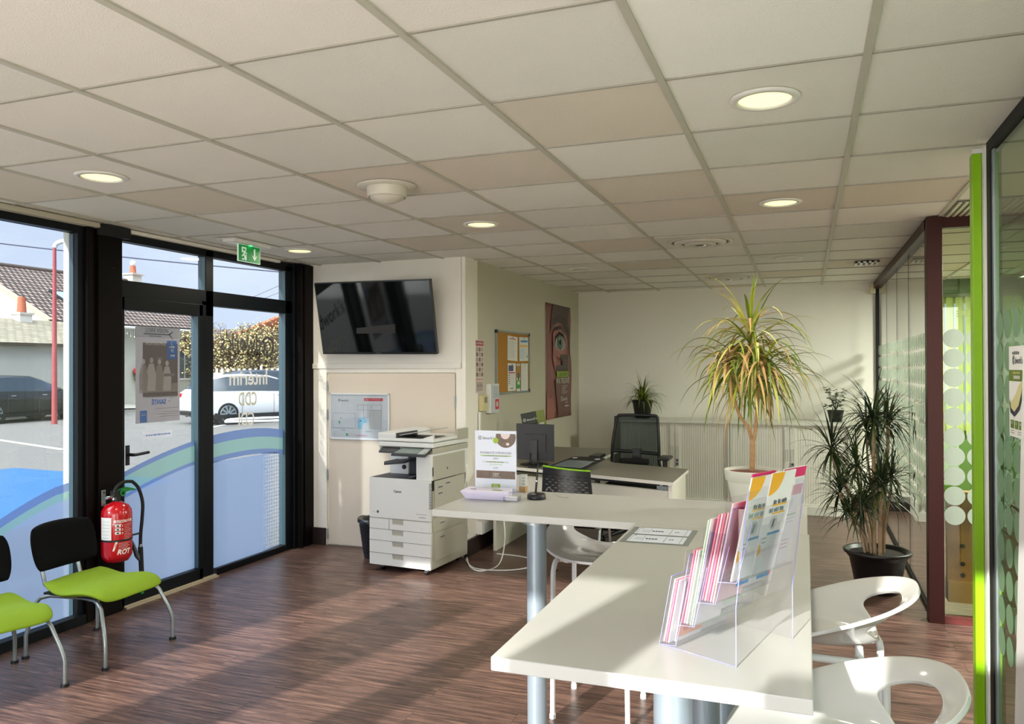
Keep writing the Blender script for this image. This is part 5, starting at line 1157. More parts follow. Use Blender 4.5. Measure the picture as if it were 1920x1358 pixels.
x_, y_ = tile(-1, 0); downlight(x_, y_, True, 'lit round downlight nearest the camera on the right')
x_, y_ = tile(-1, 3); downlight(x_, y_, True, 'lit round downlight second along the right hand row')
x_, y_ = tile(-4, 3); downlight(x_, y_, True, 'lit round downlight in front of the beige side wall corner')
x_, y_ = tile(-6, 0); downlight(x_, y_, True, 'lit round downlight above the lime chairs at the far left')
downlight(-3.67, 5.126, True, 'lit round downlight next to the green exit sign')
downlight(*tile(-1, 7), False, 'unlit round downlight over the dark dragon tree')
downlight(-.116, 8.70, False, 'unlit round downlight nearest the back wall')
downlight(-1.94, 7.04, False, 'unlit round downlight near the top of the eye poster wall')
vent = M('vent_ring_grey_white', (206, 202, 188), .4, var=.03); vd = M('vent_gap_dark', (74, 66, 56), .7)
def diffuser(x, y, big, label):
    t = thing('air_diffuser', label, 'air vent', (x, y, CZ-.01))
    if big:
        q = MB(); q.box((x-.285, y-.285, CZ-.003), (x+.285, y+.285, CZ+.003), vent); q.build('plate', t)
        q = MB(); q.disc((x, y, CZ-.0035), (0, 0, -1), .235, vd, 48); q.build('dark_gap', t)
        for r0, r1, z in ((.235, .205, -.006), (.185, .135, -.020), (.115, .060, -.026)):
            q = MB(); q.lathe([(r0, z+.014), (r0-.004, z), (r1, z-.006), (r1-.004, z+.004)], (x, y, CZ), vent, 48); q.build('cone_ring', t)
        q = MB(); q.lathe([(.045, -.02), (.04, -.034), (.02, -.040), (0, -.041)], (x, y, CZ), chrome, 30); q.build('centre_cap', t)
    else:
        q = MB(); q.lathe([(.15, .003), (.148, -.004), (.10, -.006)], (x, y, CZ), vent, 48); q.build('plate', t)
        q = MB(); q.lathe([(.10, -.004), (.10, -.052), (.094, -.056), (.090, -.054), (.088, -.01)], (x, y, CZ), vent, 48); q.build('collar', t)
        q = MB(); q.lathe([(.086, -.052), (.080, -.062), (.045, -.078), (0, -.082)], (x, y, CZ), vent, 40); q.lathe([(.0895, -.050), (.0, -.050)], (x, y, CZ), vd, 40); q.build('valve_disc', t)
diffuser(-1.963, 3.47, False, 'round protruding air valve in the yellowed tile above the copier side')
diffuser(-.71, 5.80, True, 'large round air diffuser in mid ceiling in front of the back wall')
diffuser(-.72, 8.20, True, 'round air diffuser close to the back wall')
ag = thing('air_grille', 'small white slotted air grille in the ceiling near the glass partition', 'air vent', (.507, 7.52, CZ-.01))
q = MB(); q.box((.42, 7.41, CZ-.004), (.60, 7.63, CZ+.001), vd); q.build('recess', ag)
q = MB()
for k in range(5): q.box((.41+.043*k, 7.40, CZ-.016), (.43+.043*k, 7.64, CZ-.003), white)
q.box((.41, 7.40, CZ-.016), (.60, 7.42, CZ-.003), white); q.box((.41, 7.62, CZ-.016), (.60, 7.64, CZ-.003), white); q.build('bars', ag)
ag = thing('ceiling_grille', 'square finned air grille in the corridor ceiling behind the lime door edge', 'air vent', (.97, 5.15, CZ-.01))
q = MB(); q.box((.79, 4.93, CZ-.004), (1.36, 5.36, CZ+.001), M('grille_backing', (120, 122, 104), .7)); q.build('backing', ag)
q = MB()
for k in range(17): q.box((.80+.034*k, 4.93, CZ-.010), (.816+.034*k, 5.36, CZ-.003), vent)
q.build('fins', ag)
es = thing('exit_sign', 'green running man exit sign hanging from its ceiling fitting over the glass door', 'exit sign', (-3.77, 4.66, 2.4))
q = MB(); q.box((-3.82, 4.44, CZ-.022), (-3.72, 4.84, CZ-.001), white); q.box((-3.85, 4.40, CZ-.005), (-3.69, 4.88, CZ-.0005), white); q.build('fitting', es, bevel=.003)
eg = M('exit_sign_green', (0, 138, 60), .4, emit=((0, 150, 66), .25)); ew2 = M('exit_sign_white', (220, 240, 226), .4, emit=((220, 255, 230), .3))
q = MB(); q.box((-3.775, 4.535, 2.325), (-3.765, 4.775, 2.449), ew2); bd = Board((-3.765, 4.535, 2.449), (0, 1, 0), (0, 0, -1), (1, 0, 0), mb=q); bd.rect(.004, .004, .236, .12, eg)
bd.rect(.175-.008, .02, .175+.008, .075, ew2, 2); bd.poly([(.145, .065), (.175, .105), (.205, .065), (.183, .078), (.167, .078)], ew2, 2)
bd.poly([(.035, .018), (.085, .018), (.085, .03), (.048, .03), (.048, .05), (.035, .055)], ew2, 2); bd.oval(.078, .037, .007, .007, ew2, 3)
bd.poly([(.055, .042), (.075, .046), (.085, .058), (.092, .056), (.094, .062), (.082, .066), (.072, .058), (.066, .072), (.074, .088), (.070, .108), (.063, .108), (.064, .09), (.054, .078), (.044, .088), (.034, .086), (.036, .08), (.046, .076), (.056, .056), (.05, .052), (.042, .062), (.037, .058), (.045, .046)], ew2, 3); bd.poly([(.04, .10), (.06, .10), (.06, .112), (.04, .112)], ew2, 2); bd.poly([(.075, .07), (.088, .07), (.088, .112), (.072, .112)], ew2, 2)
q.build('sign_plate', es)
q = MB(); q.cyl((-3.758, 4.66, CZ-.024), (-3.758, 4.66, CZ-.02), .012, M('green_led', (60, 220, 120), .4, emit=((60, 255, 130), 6)), n=12); q.build('indicator_lamp', es)

# ================================================================== LETTERING AND SHEETS ON THE STREET GLASS (read mirrored from inside)
XG = -4.193
def vinyl(name, label, fn, cat='window lettering', group=None):
    q = MB(); fn(q); o = q.build(name); tag(o, label, cat, group); return o
vg = M('vinyl_dark_grey', (74, 74, 72), .6); vw = M('vinyl_white', (232, 234, 234), .6); vk = M('vinyl_pale_khaki', (206, 208, 190), .6)
def mir(q): return Board((XG, 5.565, 2.03), (0, -1, 0), (0, 0, -1), (1, 0, 0), mb=q, lift=.0004)
vinyl('glass_lettering', "mirrored grey wordmark adwork's with a swirl on the glass beside the door", lambda q: (lambda b: (b.annulus(.155, .29, .085, .022, vg, 1, radians(20), radians(335)), b.annulus(.155, .29, .043, .015, vg, 1), b.rect(.195, .245, .21, .335, vg), b.text("dwork's", .20, .235, .33, vg, 1, bold=.012, width=.475)))(mir(q)))
vinyl('glass_lettering', 'mirrored white word intérim on the glass below the grey wordmark', lambda q: mir(q).text('Intérim', .16, .15, .60, vw, 1, bold=.02, width=.46))
vinyl('glass_lettering', 'mirrored pale letters CDD on the glass in front of the white car', lambda q: mir(q).text('CDD', .15, .29, .765, vk, 1, bold=.02, width=.22))
vinyl('glass_lettering', 'mirrored white letters CDI on the glass, lowest line of lettering', lambda q: mir(q).text('CDI', .15, .32, .925, vw, 1, bold=.02, width=.19))
po = thing('window_poster', 'grey exhibition poster seen from behind on the glass door leaf', 'poster', (XG, 4.23, 1.2))
back = filmmat('poster_back_grey', (156, 149, 147), .0, .55); backl = filmmat('poster_back_light', (214, 210, 210), .0, .6); backb = filmmat('poster_back_blue', (110, 140, 200), .0, .5); backd = filmmat('poster_back_header', (146, 143, 141), .0, .45)
q = MB(); bd = Board((XG, 4.43, 1.837), (0, -1, 0), (0, 0, -1), (1, 0, 0), mb=q, lift=.0006); W, H = .395, .645
bd.rect(0, .06, W, H, back, 0); q.build('sheet', po)
q = MB(); bd.mb = q; bd.rect(-.003, -.01, W+.003, .062, backd, 1); hb = Board((XG, 4.032, 1.847), (0, 1, 0), (0, 0, -1), (1, 0, 0), mb=q, lift=.0006); hb.text('LOIRE VISION', .042, .085, .037, ink, 3, width=.20); hb.rect(.07, .046, .30, .052, ink, 3); hb.poly([(.29, .046), (.33, .025), (.335, .028), (.305, .05), (.335, .078), (.33, .08)], ink, 3); hb.words(.12, .060, .23, .006, ink, 3, 2); q.build('header_strip', po)
q = MB(); bd.mb = q; bd.rect(.03, .08, .12, .21, backb, 2); bd.text('2', .03, .07, .11, lam, 3); bd.text('29', .03, .055, .16, lam, 3); bd.words(.05, .12, .10, .010, lam, 3, 2); bd.words(.05, .18, .10, .010, lam, 3, 4)
bd.text('EXPOSITION', .032, .13, .115, lam, 3, width=.18); bd.rect(.10, .14, .28, .16, backl, 2) if False else None
rp = random.Random(3); backm = filmmat('poster_back_mid', (176, 170, 168), .0, .55); bd.rect(.02, .10, W-.06, .47, filmmat('poster_back_photo', (128, 121, 119), .0, .5), 1); bd.rect(.02, .38, W-.03, .44, backm, 1.6)
for k, (u, v, s_) in enumerate(((.10, .24, 1.0), (.17, .23, .9), (.24, .22, 1.1), (.31, .23, .9))):
    bd.oval(u+.02, v, .016, .020, backl, 3+.3*k, 14); bd.poly([(u, v+.022), (u+.04, v+.022), (u+.065*s_, v+.10), (u+.055, v+.19*s_), (u-.015, v+.19*s_), (u-.02, v+.10)], [backl, backm][k % 2], 2+.3*k)
bd.rect(.05, .31, .15, .33, backd, 3); bd.rect(.16, .195, .21, .215, backd, 3)
bd.text("Regards d'archives", .036, .03, .475, backd, 4, bold=.01, width=.27); bd.text('la', .024, .09, .51, backd, 4); bd.text('SANTÉ', .046, .13, .522, backb, 4, bold=.03, width=.13)
bd.lines(.02, .55, .22, 1, .012, .003, backd, 3); bd.lines(.02, .575, .25, 3, .015, .003, backd, 3, rp); bd.rect(.30, .56, .36, .64, backb, 3); bd.lines(.31, .58, .35, 2, .012, .002, lam, 4); q.build('printed_picture', po)
q = MB(); bd.mb = q; bd.O = Vector((XG, 4.36, 1.13)); bd.rect(0, 0, .26, .05, backl, 0); bd.words(.02, .02, .24, .010, backb, 2, 5); tag(q.build('window_sticker'), 'small pale sticker with blue writing below the exhibition poster', 'sticker')

# notice sheets on the near glass partition, white board leaning
nb = thing('recruitment_poster', 'white A4 advert with green bands taped to the near glass partition', 'poster', (.695, 3.2, 1.3))
q = MB(); bd = Board((.699, 3.334, 1.630), (0, -1, 0), (0, 0, -1), (-1, 0, 0), mb=q, lift=.0006); W, H = .225, .325
bd.rect(0, 0, W, H, paper, 0); bd.words(.055, .02, .15, .010, dkg, 2, 3); bd.logo(.055, .062, .026, ink, None, 2)
ol = M('advert_olive_green', (98, 124, 32), .5); bd.rect(0, .085, W, .125, ol); bd.rect(.07, .105, .16, .117, lam, 2); bd.words(.06, .092, .16, .007, M('advert_straw', (214, 206, 150), .5), 2, 5)
bd.poly([(.02, .205), (.06, .19), (.10, .17), (.14, .14), (.19, .12), (.20, .16), (.16, .20), (.11, .225), (.06, .235), (.025, .225)], M('advert_straw', (214, 206, 150), .5), 2)
bd.poly([(.015, .19), (.03, .222), (.08, .235), (.14, .21), (.18, .165), (.205, .12), (.215, .125), (.20, .17), (.15, .225), (.08, .252), (.025, .24), (.01, .21)], ink, 3)
for k in range(3): bd.rect(.02+.06*k, .265, .07+.06*k, .295, ol); bd.rect(.035+.06*k, .27, .05+.06*k, .28, lam, 2)
bd.lines(.02, .302, .07, 2, .008, .002, dkg); bd.lines(.12, .302, .18, 2, .008, .002, dkg); q.build('printed_sheet', nb)
tm = MB(); tm.prism([(.678, 3.04, 1.62), (.678, 2.4, 1.62), (.655, 2.4, 0.0), (.655, 3.125, 0.0), (.664, 3.095, .6)], (.006, 0, 0), M('white_foam_board', (240, 240, 238), .5)); tag(tm.build('white_board', bevel=.001), 'plain white board leaning against the near glass partition at the right edge', 'board')
# mirrored lettering on the office front glass
q = MB(); bd = Board((.99, 5.406, 1.90), (-1, 0, 0), (0, 0, -1), (0, -1, 0), mb=q, lift=.0006); bd.text('ERRE', .05, .02, .04, M('vinyl_faint_green', (150, 168, 96), .6), 1, bold=.02); tag(q.build('glass_lettering'), 'faint mirrored letters on the dotted office glass before the blind', 'window lettering')
# cardboard wrapped in film behind the office glass
wr = thing('wrapped_carton', 'large brown cardboard panel wrapped in glossy film behind the dotted office glass', 'carton', (1.15, 5.6, 0))
q = MB(); q.box((.82, 5.52, .10), (1.75, 5.60, .78), M('cardboard_brown', (206, 150, 74), .8, var=.1, scale=6, bump=.2)); q.box((.82, 5.50, .10), (1.75, 5.62, .23), M('cardboard_brown')); q.build('cardboard', wr)
q = MB(); random.seed(12); NX, NZ = 44, 34
q.grid([[(.815+.94*i/NX, 5.512-random.uniform(0, .006), .10+.68*j/NZ) for i in range(NX+1)] for j in range(NZ+1)], glassmat('stretch_film', (248, 240, 220), .9, rough=.15), True); q.build('stretch_film', wr)
q = MB()
for x, z in ((.90, .45), (.90, .34), (.98, .385), (.90, .27), (1.2, .38)): q.disc((x, 5.5035, z), (0, -1, 0), .014, matblack, 16)
q.build('hand_hole', wr)

# ================================================================== OUTSIDE: STREET, HOUSES, CARS, TREE
GZ = -.12
asph = M('asphalt_light', (104, 101, 96), .9, var=.16, scale=9, bump=.35, bscale=40)
mb = MB(); mb.box((-90, -40, GZ-.3), (-4.36, 80, GZ), asph); mb.box((-4.36, -40, GZ-.3), (20, -.4, GZ), asph); struct(mb.build('street_ground'))
mb = MB(); mb.box((-8.5, -12, GZ), (6, -.45, GZ+.03), M('bounce_pale_concrete', (206, 202, 192), .85, var=.05, bump=.1)); struct(mb.build('bounce_forecourt'))  # unseen pale slab, added to bounce daylight up to the ceiling
bp_ = M('blue_road_paint', (32, 88, 142), .75, var=.25, scale=30, bump=.3, bscale=60)
q = MB(); q.add([(-12.9, 6.4, GZ+.004), (-7.6, 5.6, GZ+.004), (-8.9, 9.35, GZ+.004), (-12.6, 9.55, GZ+.004)], [(0, 1, 2, 3)], bp_); tag(q.build('road_marking'), 'blue painted parking bay on the asphalt outside the left window', 'road marking')
kerb = M('kerb_concrete', (196, 190, 178), .85, var=.08)
mb = MB()
def strip(a, b, w_, h, m, mb=mb):
    a, b = Vector(a), Vector(b); n = (b-a).cross(Vector((0, 0, 1))).normalized()*w_; mb.prism([a, b, b+n, a+n], (0, 0, h), m)
strip((-15.5, 16.9, GZ), (-19.6, 27.5, GZ), .12, .012, white); strip((-14.5, 12, GZ), (-40, 20.5, GZ), .12, .006, kerb)
struct(mb.build('kerb_line'))
pv = MB(); pv.add([(-36, 14, GZ+.05), (-21.5, 30, GZ+.05), (-24, 60, GZ+.05), (-60, 60, GZ+.05), (-60, 14, GZ+.05)], [(0, 1, 2, 3, 4)], M('far_pavement', (176, 172, 160), .9, var=.1)); struct(pv.build('far_pavement'))
# low white hoop rail lying by the parked car
q = MB(); q.tube(smooth([(-15.9, 18.6, .0), (-15.85, 18.75, .06), (-15.2, 19.3, .08), (-14.5, 19.9, .08), (-14.1, 20.2, .02)], 5), .035, white, 8); q.tube([(-15.6, 18.2, .03), (-13.9, 19.6, .03)], .035, white, 8); tag(q.build('parking_hoop'), 'low white metal parking hoop on the asphalt in front of the white car', 'bollard')

def car(name, label, rear, head, paint, L_=4.5, W_=1.82, Hc=1.5, suv=False):
    """rear: ground point under the rear wheel; head: heading angle"""
    r = thing(name, label, 'car', (rear[0], rear[1], GZ), head, local=True)
    wb = L_*.6; x0 = -.82; S = [  # x, bottom, belt, roof, roof half width
        (x0, .42, .80, .82, .70), (x0+.05, .30, .92, .95, .72), (x0+.16, .24, .98, 1.05, .70), (x0+.45, .22, 1.00, Hc-.10, .62), (x0+.85, .20, 1.00, Hc-.02, .64), (x0+1.6, .19, .99, Hc, .65), (x0+2.25, .19, .97, Hc-.03, .64),
        (x0+2.6, .19, .96, Hc-.12, .62), (x0+3.0, .19, .95, 1.20, .64), (x0+3.35, .19, .94, .97, .70), (x0+3.9, .20, .88, .90, .70), (x0+4.3, .24, .76, .78, .66), (x0+L_, .34, .60, .62, .55)]
    hw = W_/2; rings = []
    for x, b, bl, rf, rw in S:
        e_ = 1 if -.6+x0*0 < x < 3.2 else .93
        rings.append([(x, y*s_, z) for s_, seq in ((1, ((.0, b), (hw*.85*e_, b), (hw*e_, b+.14), (hw*e_, bl-.14), (hw*.965*e_, bl), (rw, max(bl+.005, rf-.05)), (rw*.85, rf), (0, rf+.01))), ) for y, z in seq]+[(x, -y, z) for y, z in ((rw*.85, rf), (rw, max(bl+.005, rf-.05)), (hw*.965*e_, bl), (hw*e_, bl-.14), (hw*e_, b+.14), (hw*.85*e_, b))])
    q = MB(); gl = MB(); cg_ = M('car_glass_dark', (46, 58, 66), .06, spec=.8); n = len(rings[0])
    for j in range(len(S)-1):
        for i in range(n):
            f = [rings[j][i], rings[j][(i+1) % n], rings[j+1][(i+1) % n], rings[j+1][i]]
            side = i in (4, 9); inside = 2 <= j <= 8; scr_ = (j in (7, 8) or j == 2) and i in (5, 6, 7, 8)
            if (side and 2 <= j <= 8) or scr_: gl.add(f, [(0, 1, 2, 3)], cg_, True)
            else: q.add(f, [(0, 1, 2, 3)], paint, True)
    q.add(rings[0], [tuple(range(n))], paint); q.add(rings[-1], [tuple(range(n))[::-1]], paint)
    body = q.build('body', r, weld=True); gl.build('window_glass', r, weld=True)
    q = MB(); 
    for s_ in (1, -1):
        for x in (x0+1.45, x0+2.35): q.box((x, s_*hw*.93-.02, .98), (x+.05, s_*(hw*.80)+.02, Hc-.12), black, None) if False else None
        for x in (x0+1.25, x0+2.30): q.box((x, s_*hw-.004, .30), (x+.012, s_*hw+.003, .92), M('car_seam', (60, 60, 62), .5))
        for x in (x0+1.35, x0+2.42): q.box((x, s_*hw-.004, .84), (x+.17, s_*hw+.02, .865), chrome)
        q.box((x0+.3, s_*hw-.02, .19), (x0+3.3, s_*hw+.004, .31), matblack)
    q.build('door_seams_and_handles', r)
    for s_ in (1, -1): q = MB(); q.sphere((x0+2.95, s_*(hw+.07), 1.00), .10, matblack, 12, 8, (.7, 1, .7)); q.build('wing_mirror', r)
    for s_ in (1, -1):
        q = MB(); q.box((x0+4.15, s_*.62-.14, .66), (x0+4.38, s_*.62+.12, .78), M('headlamp_glass', (206, 214, 220), .1)); q.build('headlamp', r, bevel=.03)
        q = MB(); q.box((x0-.01, s_*.64-.14, .80), (x0+.22, s_*.66+.155, .93), M('tail_lamp_red', (170, 24, 30), .2)); q.build('tail_lamp', r, bevel=.02)
    q = MB(); q.box((x0-.006, -.26, .52), (x0+.06, .26, .63), white); q.text('DX-482-HL', .09, (x0-.009, .235, .545), (0, -1, 0), (0, 0, 1), ink) if False else None; q.box((x0+.02, -.8, .27), (x0+.05, .8, .42), matblack); q.build('rear_bumper_trim', r)
    for x in (0, wb):
        for s_ in (1, -1):
            q = MB(); y = s_*(hw-.01); q.cyl((x, y-s_*.22, .335), (x, y+s_*.004, .335), .40, matblack, n=36); arch = q.build('wheel_arch', r)
            q = MB(); q.cyl((x, y-s_*.2, .325), (x, y+s_*.015, .325), .325, M('tyre_black', (22, 22, 24), .8), n=40); wh = q.build('wheel', r)
            q = MB(); q.cyl((x, y, .325), (x, y+s_*.017, .325), .235, M('rim_shadow', (40, 42, 44), .6), n=40)
            for k in range(10):
                a = 2*pi*k/10; c_, s2_ = cos(a), sin(a); t_ = Vector((-s2_, 0, c_))
                p0 = Vector((x+.03*c_, y+s_*.02, .325+.03*s2_)); p1 = Vector((x+.235*c_, y+s_*.018, .325+.235*s2_))
                q.prism([p0-t_*.018, p0+t_*.018, p1+t_*.026, p1-t_*.026], (0, s_*.006, 0), steel)
            q.lathe([(0, 0), (.04, 0)], (x, y+s_*.03, .325), steel, 12); q.tube([Vector((x+.24*cos(2*pi*k/36), y+s_*.02, .325+.24*sin(2*pi*k/36))) for k in range(37)], .010, steel, 6, caps=False); q.build('rim', wh)
    return r
whp = M('car_paint_white', (228, 230, 232), .22, var=.01, coat=.6); gyp = M('car_paint_blue_grey', (58, 66, 78), .25, .3, var=.02, coat=.6); bkp = M('car_paint_black', (14, 15, 18), .2, var=.02, coat=.6); bkc = M('car_paint_dark_grey', (44, 46, 50), .25, .2, var=.02, coat=.5)
car('parked_car', 'white hatchback parked side on, seen through the glass beside the door', (-16.95, 19.35), radians(66), whp, 4.4, 1.80, 1.50)
car('parked_car', 'blue grey family car parked behind the exhibition poster', (-20.0, 26.1), radians(66+180), gyp, 4.5, 1.84, 1.62)
car('parked_car', 'black car parked before the low outbuilding, seen through the left window', (-24.05, 16.9), radians(90), bkp, 4.5, 1.82, 1.48)

# gabled house
hs = thing('gabled_house', 'cream gabled house with a brown tiled roof, rooflight and chimneys across the street', 'house', (-33.4, 28, GZ))
tile_m = brickish('roof_tiles_brown', (160, 136, 122), (128, 108, 98), (40, 34, 32), .26, .34, .06, .85, .8, off=.5)
crm = M('render_cream', (240, 226, 190), .85, var=.02); gwh = M('render_grey_white', (190, 190, 178), .85, var=.03)
EX, EZ, RX, RZ, HY0, HY1 = -28.9, 3.55, -33.9, 6.12, 23.3, 32.7
q = MB(); q.prism([(EX-.3, HY0+.15, GZ), (EX-.3, HY0+.15, EZ), (RX, HY0+.15, RZ-.15), (2*RX-EX+.3, HY0+.15, EZ), (2*RX-EX+.3, HY0+.15, GZ)], (0, .3, 0), crm); q.box((2*RX-EX+.3, HY0+.45, GZ), (EX-.32, HY1-.2, EZ), gwh); q.prism([(EX-.3, HY1-.3, EZ), (RX, HY1-.3, RZ-.15), (2*RX-EX+.3, HY1-.3, EZ)], (0, .2, 0), crm); q.build('walls', hs)
def roof_slope(parent, A, B, C2, D, th=.12, nm='roof', m=tile_m):
    """slope with its own local axes so that tile courses follow it. A,B along the eave; D above A"""
    A, B, C2, D = map(Vector, (A, B, C2, D)); U = (B-A).normalized(); Nn = U.cross(D-A).normalized(); V = Nn.cross(U)
    R = Matrix((U, V, Nn)).transposed().to_4x4(); R.translation = A
    q = MB(); loc_ = [R.inverted() @ p for p in (A, B, C2, D)]; q.prism(loc_, (0, 0, th), m)
    o = q.build(nm); o.parent = parent; 
    base_ = Matrix.LocRotScale(parent.location, parent.rotation_euler, parent.scale) if parent.type == 'EMPTY' else Matrix.Identity(4)
    o.matrix_parent_inverse = base_.inverted() @ R; return o
rf = roof_slope(hs, (EX+.15, HY0, EZ-.1), (EX+.15, HY1, EZ-.1), (RX, HY1, RZ), (RX, HY0, RZ)); roof_slope(hs, (2*RX-EX-.15, HY1, EZ-.1), (2*RX-EX-.15, HY0, EZ-.1), (RX, HY0, RZ), (RX, HY1, RZ))
q = MB(); q.tube([(RX, HY0, RZ+.12), (RX, HY1, RZ+.12)], .13, M('ridge_tile', (84, 72, 66), .8), 10); q.prism([(EX+.15, HY0-.06, EZ-.12), (RX, HY0-.06, RZ-.02), (RX, HY0-.06, RZ+.14), (EX+.15, HY0-.06, EZ+.04)], (0, .22, 0), M('verge_tile', (190, 164, 134), .8, var=.15, scale=6)); q.build('ridge_and_verge', hs)
q = MB(); q.tube([(EX+.22, HY0, EZ-.12), (EX+.22, HY1, EZ-.12)], .07, M('gutter_white', (220, 220, 214), .5), 10); q.build('gutter', hs)
sl = (Vector((RX, 0, RZ))-Vector((EX+.15, 0, EZ-.1))).normalized(); slN = Vector((-sl.z, 0, sl.x)); slN = slN if slN.z > 0 else -slN
def onroof(y, d): return Vector((EX+.15, y, EZ-.1))+sl*d+slN*.14
q = MB(); q.prism([onroof(25.4, 2.0), onroof(27.0, 2.0), onroof(27.0, 3.1), onroof(25.4, 3.1)], slN*.08, matblack); rl = q.build('rooflight', hs)
q = MB(); q.prism([onroof(25.5, 2.1)+slN*.08, onroof(26.9, 2.1)+slN*.08, onroof(26.9, 3.0)+slN*.08, onroof(25.5, 3.0)+slN*.08], slN*.01, M('rooflight_glass', (150, 176, 206), .05, spec=1)); q.build('rooflight_pane', rl)
terr = M('terracotta_pot', (176, 100, 72), .8, var=.05)
q = MB(); cx, cy = RX+.15, HY1-.4; q.box((cx-.3, cy-.3, RZ-.6), (cx+.3, cy+.3, RZ+.45), M('chimney_render', (206, 200, 186), .85)); q.box((cx-.4, cy-.4, RZ+.45), (cx+.4, cy+.4, RZ+.53), kerb); chm = q.build('chimney', hs)
q = MB(); q.cyl((cx, cy, RZ+.53), (cx, cy, RZ+.95), .17, terr, .14, n=16); q.sphere((cx, cy, RZ+1.1), .16, white, 10, 6); q.build('chimney_pot', chm)
q = MB(); p_ = onroof(24.1, 5.3); q.cyl(p_-slN*.2, p_+Vector((0, 0, .3)), .10, white, n=12); q.build('roof_vent', hs)
for y, z0_, z1_ in ((28.2, 1.0, 2.9), (30.6, 1.0, 2.6)):
    q = MB(); q.box((EX-.33, y, z0_), (EX-.27, y+1.1, z1_), white); fr_ = q.build('window_frame', hs); q = MB(); q.box((EX-.28, y+.08, z0_+.08), (EX-.26, y+.52, z1_-.08), M('far_window_dark', (88, 98, 100), .15)); q.box((EX-.28, y+.58, z0_+.08), (EX-.26, y+1.02, z1_-.08), M('far_window_dark')); q.build('far_window_pane', fr_)
lt = MB(); rn = random.Random(6)
for k in range(60):
    y = HY0+3.5+.1*k*1.0; h = .12+.30*rn.random(); lt.tube([(EX+.25, y, EZ-.2), (EX+.25, y, EZ-.2-h)], .008, white, 4)
    if k % 2: lt.sphere((EX+.25, y, EZ-.2-h), .035, M('bulb_cream', (244, 236, 200), .4), 6, 4)
lt.build('icicle_lights', hs)
# flower window boxes at the house: red and green
q = MB()
for k in range(60): q.sphere((EX-.15+rn.uniform(-.1, .1), 28.4+rn.uniform(-.5, .5), 1.2+rn.uniform(-.15, .3)), .09, rn.choice([M('flower_red', (214, 30, 50), .6), M('flower_leaf_green', (60, 110, 50), .7), M('flower_leaf_green', (60, 110, 50), .7)]), 6, 4)
q.build('window_box_flowers', hs)

# low outbuilding with mossy roof in front of it
ob = thing('outbuilding', 'low outbuilding with a mossy grey roof in front of the cream gabled house', 'house', (-27, 20, GZ))
moss = brickish('mossy_slate', (152, 142, 122), (128, 122, 104), (100, 92, 78), .3, .22, .02, .95, .5)
q = MB(); q.box((-31, 18.6, GZ), (-25.3, 23.2, 2.45), gwh); q.build('walls', ob)
roof_slope(ob, (-25.0, 18.3, 2.35), (-25.0, 23.3, 2.35), (-28.0, 23.3, 3.35), (-28.0, 18.3, 3.35), m=moss)
roof_slope(ob, (-31.2, 23.3, 2.35), (-31.2, 18.3, 2.35), (-28.0, 18.3, 3.35), (-28.0, 23.3, 3.35), m=moss)
q = MB(); q.box((-28.05, 21.10, 2.9), (-27.55, 21.60, 3.70), M('chimney_base_white', (214, 210, 200), .8)); q.box((-28.1, 21.05, 3.62), (-27.5, 21.65, 3.70), kerb); chm = q.build('chimney', ob); q = MB(); q.cyl((-27.8, 21.35, 3.7), (-27.8, 21.35, 4.3), .17, terr, .13, n=16); q.build('chimney_pot', chm)

# second house behind the tree
h2 = thing('far_house', 'pale house with an orange tiled roof far behind the bare tree', 'house', (-27, 42, GZ))
q = MB(); q.box((-33, 38, GZ), (-21.5, 44, 3.2), M('render_pale_cream', (232, 224, 204), .85)); q.build('walls', h2)
ort = brickish('roof_tiles_orange', (206, 130, 96), (180, 104, 78), (140, 80, 60), .3, .36, .03, .85, .6)
roof_slope(h2, (-20.9, 37.8, 3.0), (-20.9, 44.2, 3.0), (-27, 44.2, 5.0), (-27, 37.8, 5.0), m=ort); roof_slope(h2, (-33.2, 44.2, 3.0), (-33.2, 37.8, 3.0), (-27, 37.8, 5.0), (-27, 44.2, 5.0), m=ort)
for y in (38.8, 41.5): q = MB(); q.box((-21.52, y, .9), (-21.45, y+1.1, 2.4), M('far_window_dark')); q.build('window', h2)

# balustrade fence
fc = thing('picket_fence', 'cream concrete picket fence between the white car and the bare tree', 'fence', (-19.5, 27, GZ))
fm = M('fence_cream', (222, 214, 190), .8, var=.03); A_ = Vector((-24.2, 27.2, GZ)); B_ = Vector((-15.2, 30.6, GZ)); U = (B_-A_).normalized(); LL = (B_-A_).length; nn = Vector((-U.y, U.x, 0))
def fbox(name, u0, u1, z0_, z1_, d=.05):
    q = MB(); a = A_+U*u0; b = A_+U*u1; q.prism([a-nn*d+zv*z0_, b-nn*d+zv*z0_, b-nn*d+zv*z1_, a-nn*d+zv*z1_], nn*2*d, fm); q.build(name, fc)
fbox("rail", 0, LL, 1.40, 1.50); fbox('rail', 0, LL, .75, .85); fbox('base_wall', 0, LL, 0, .62, .12)
for k in range(int(LL/.24)): fbox('picket', .1+.24*k, .19+.24*k, .62, 1.68 if k % 9 else 1.8, .03)

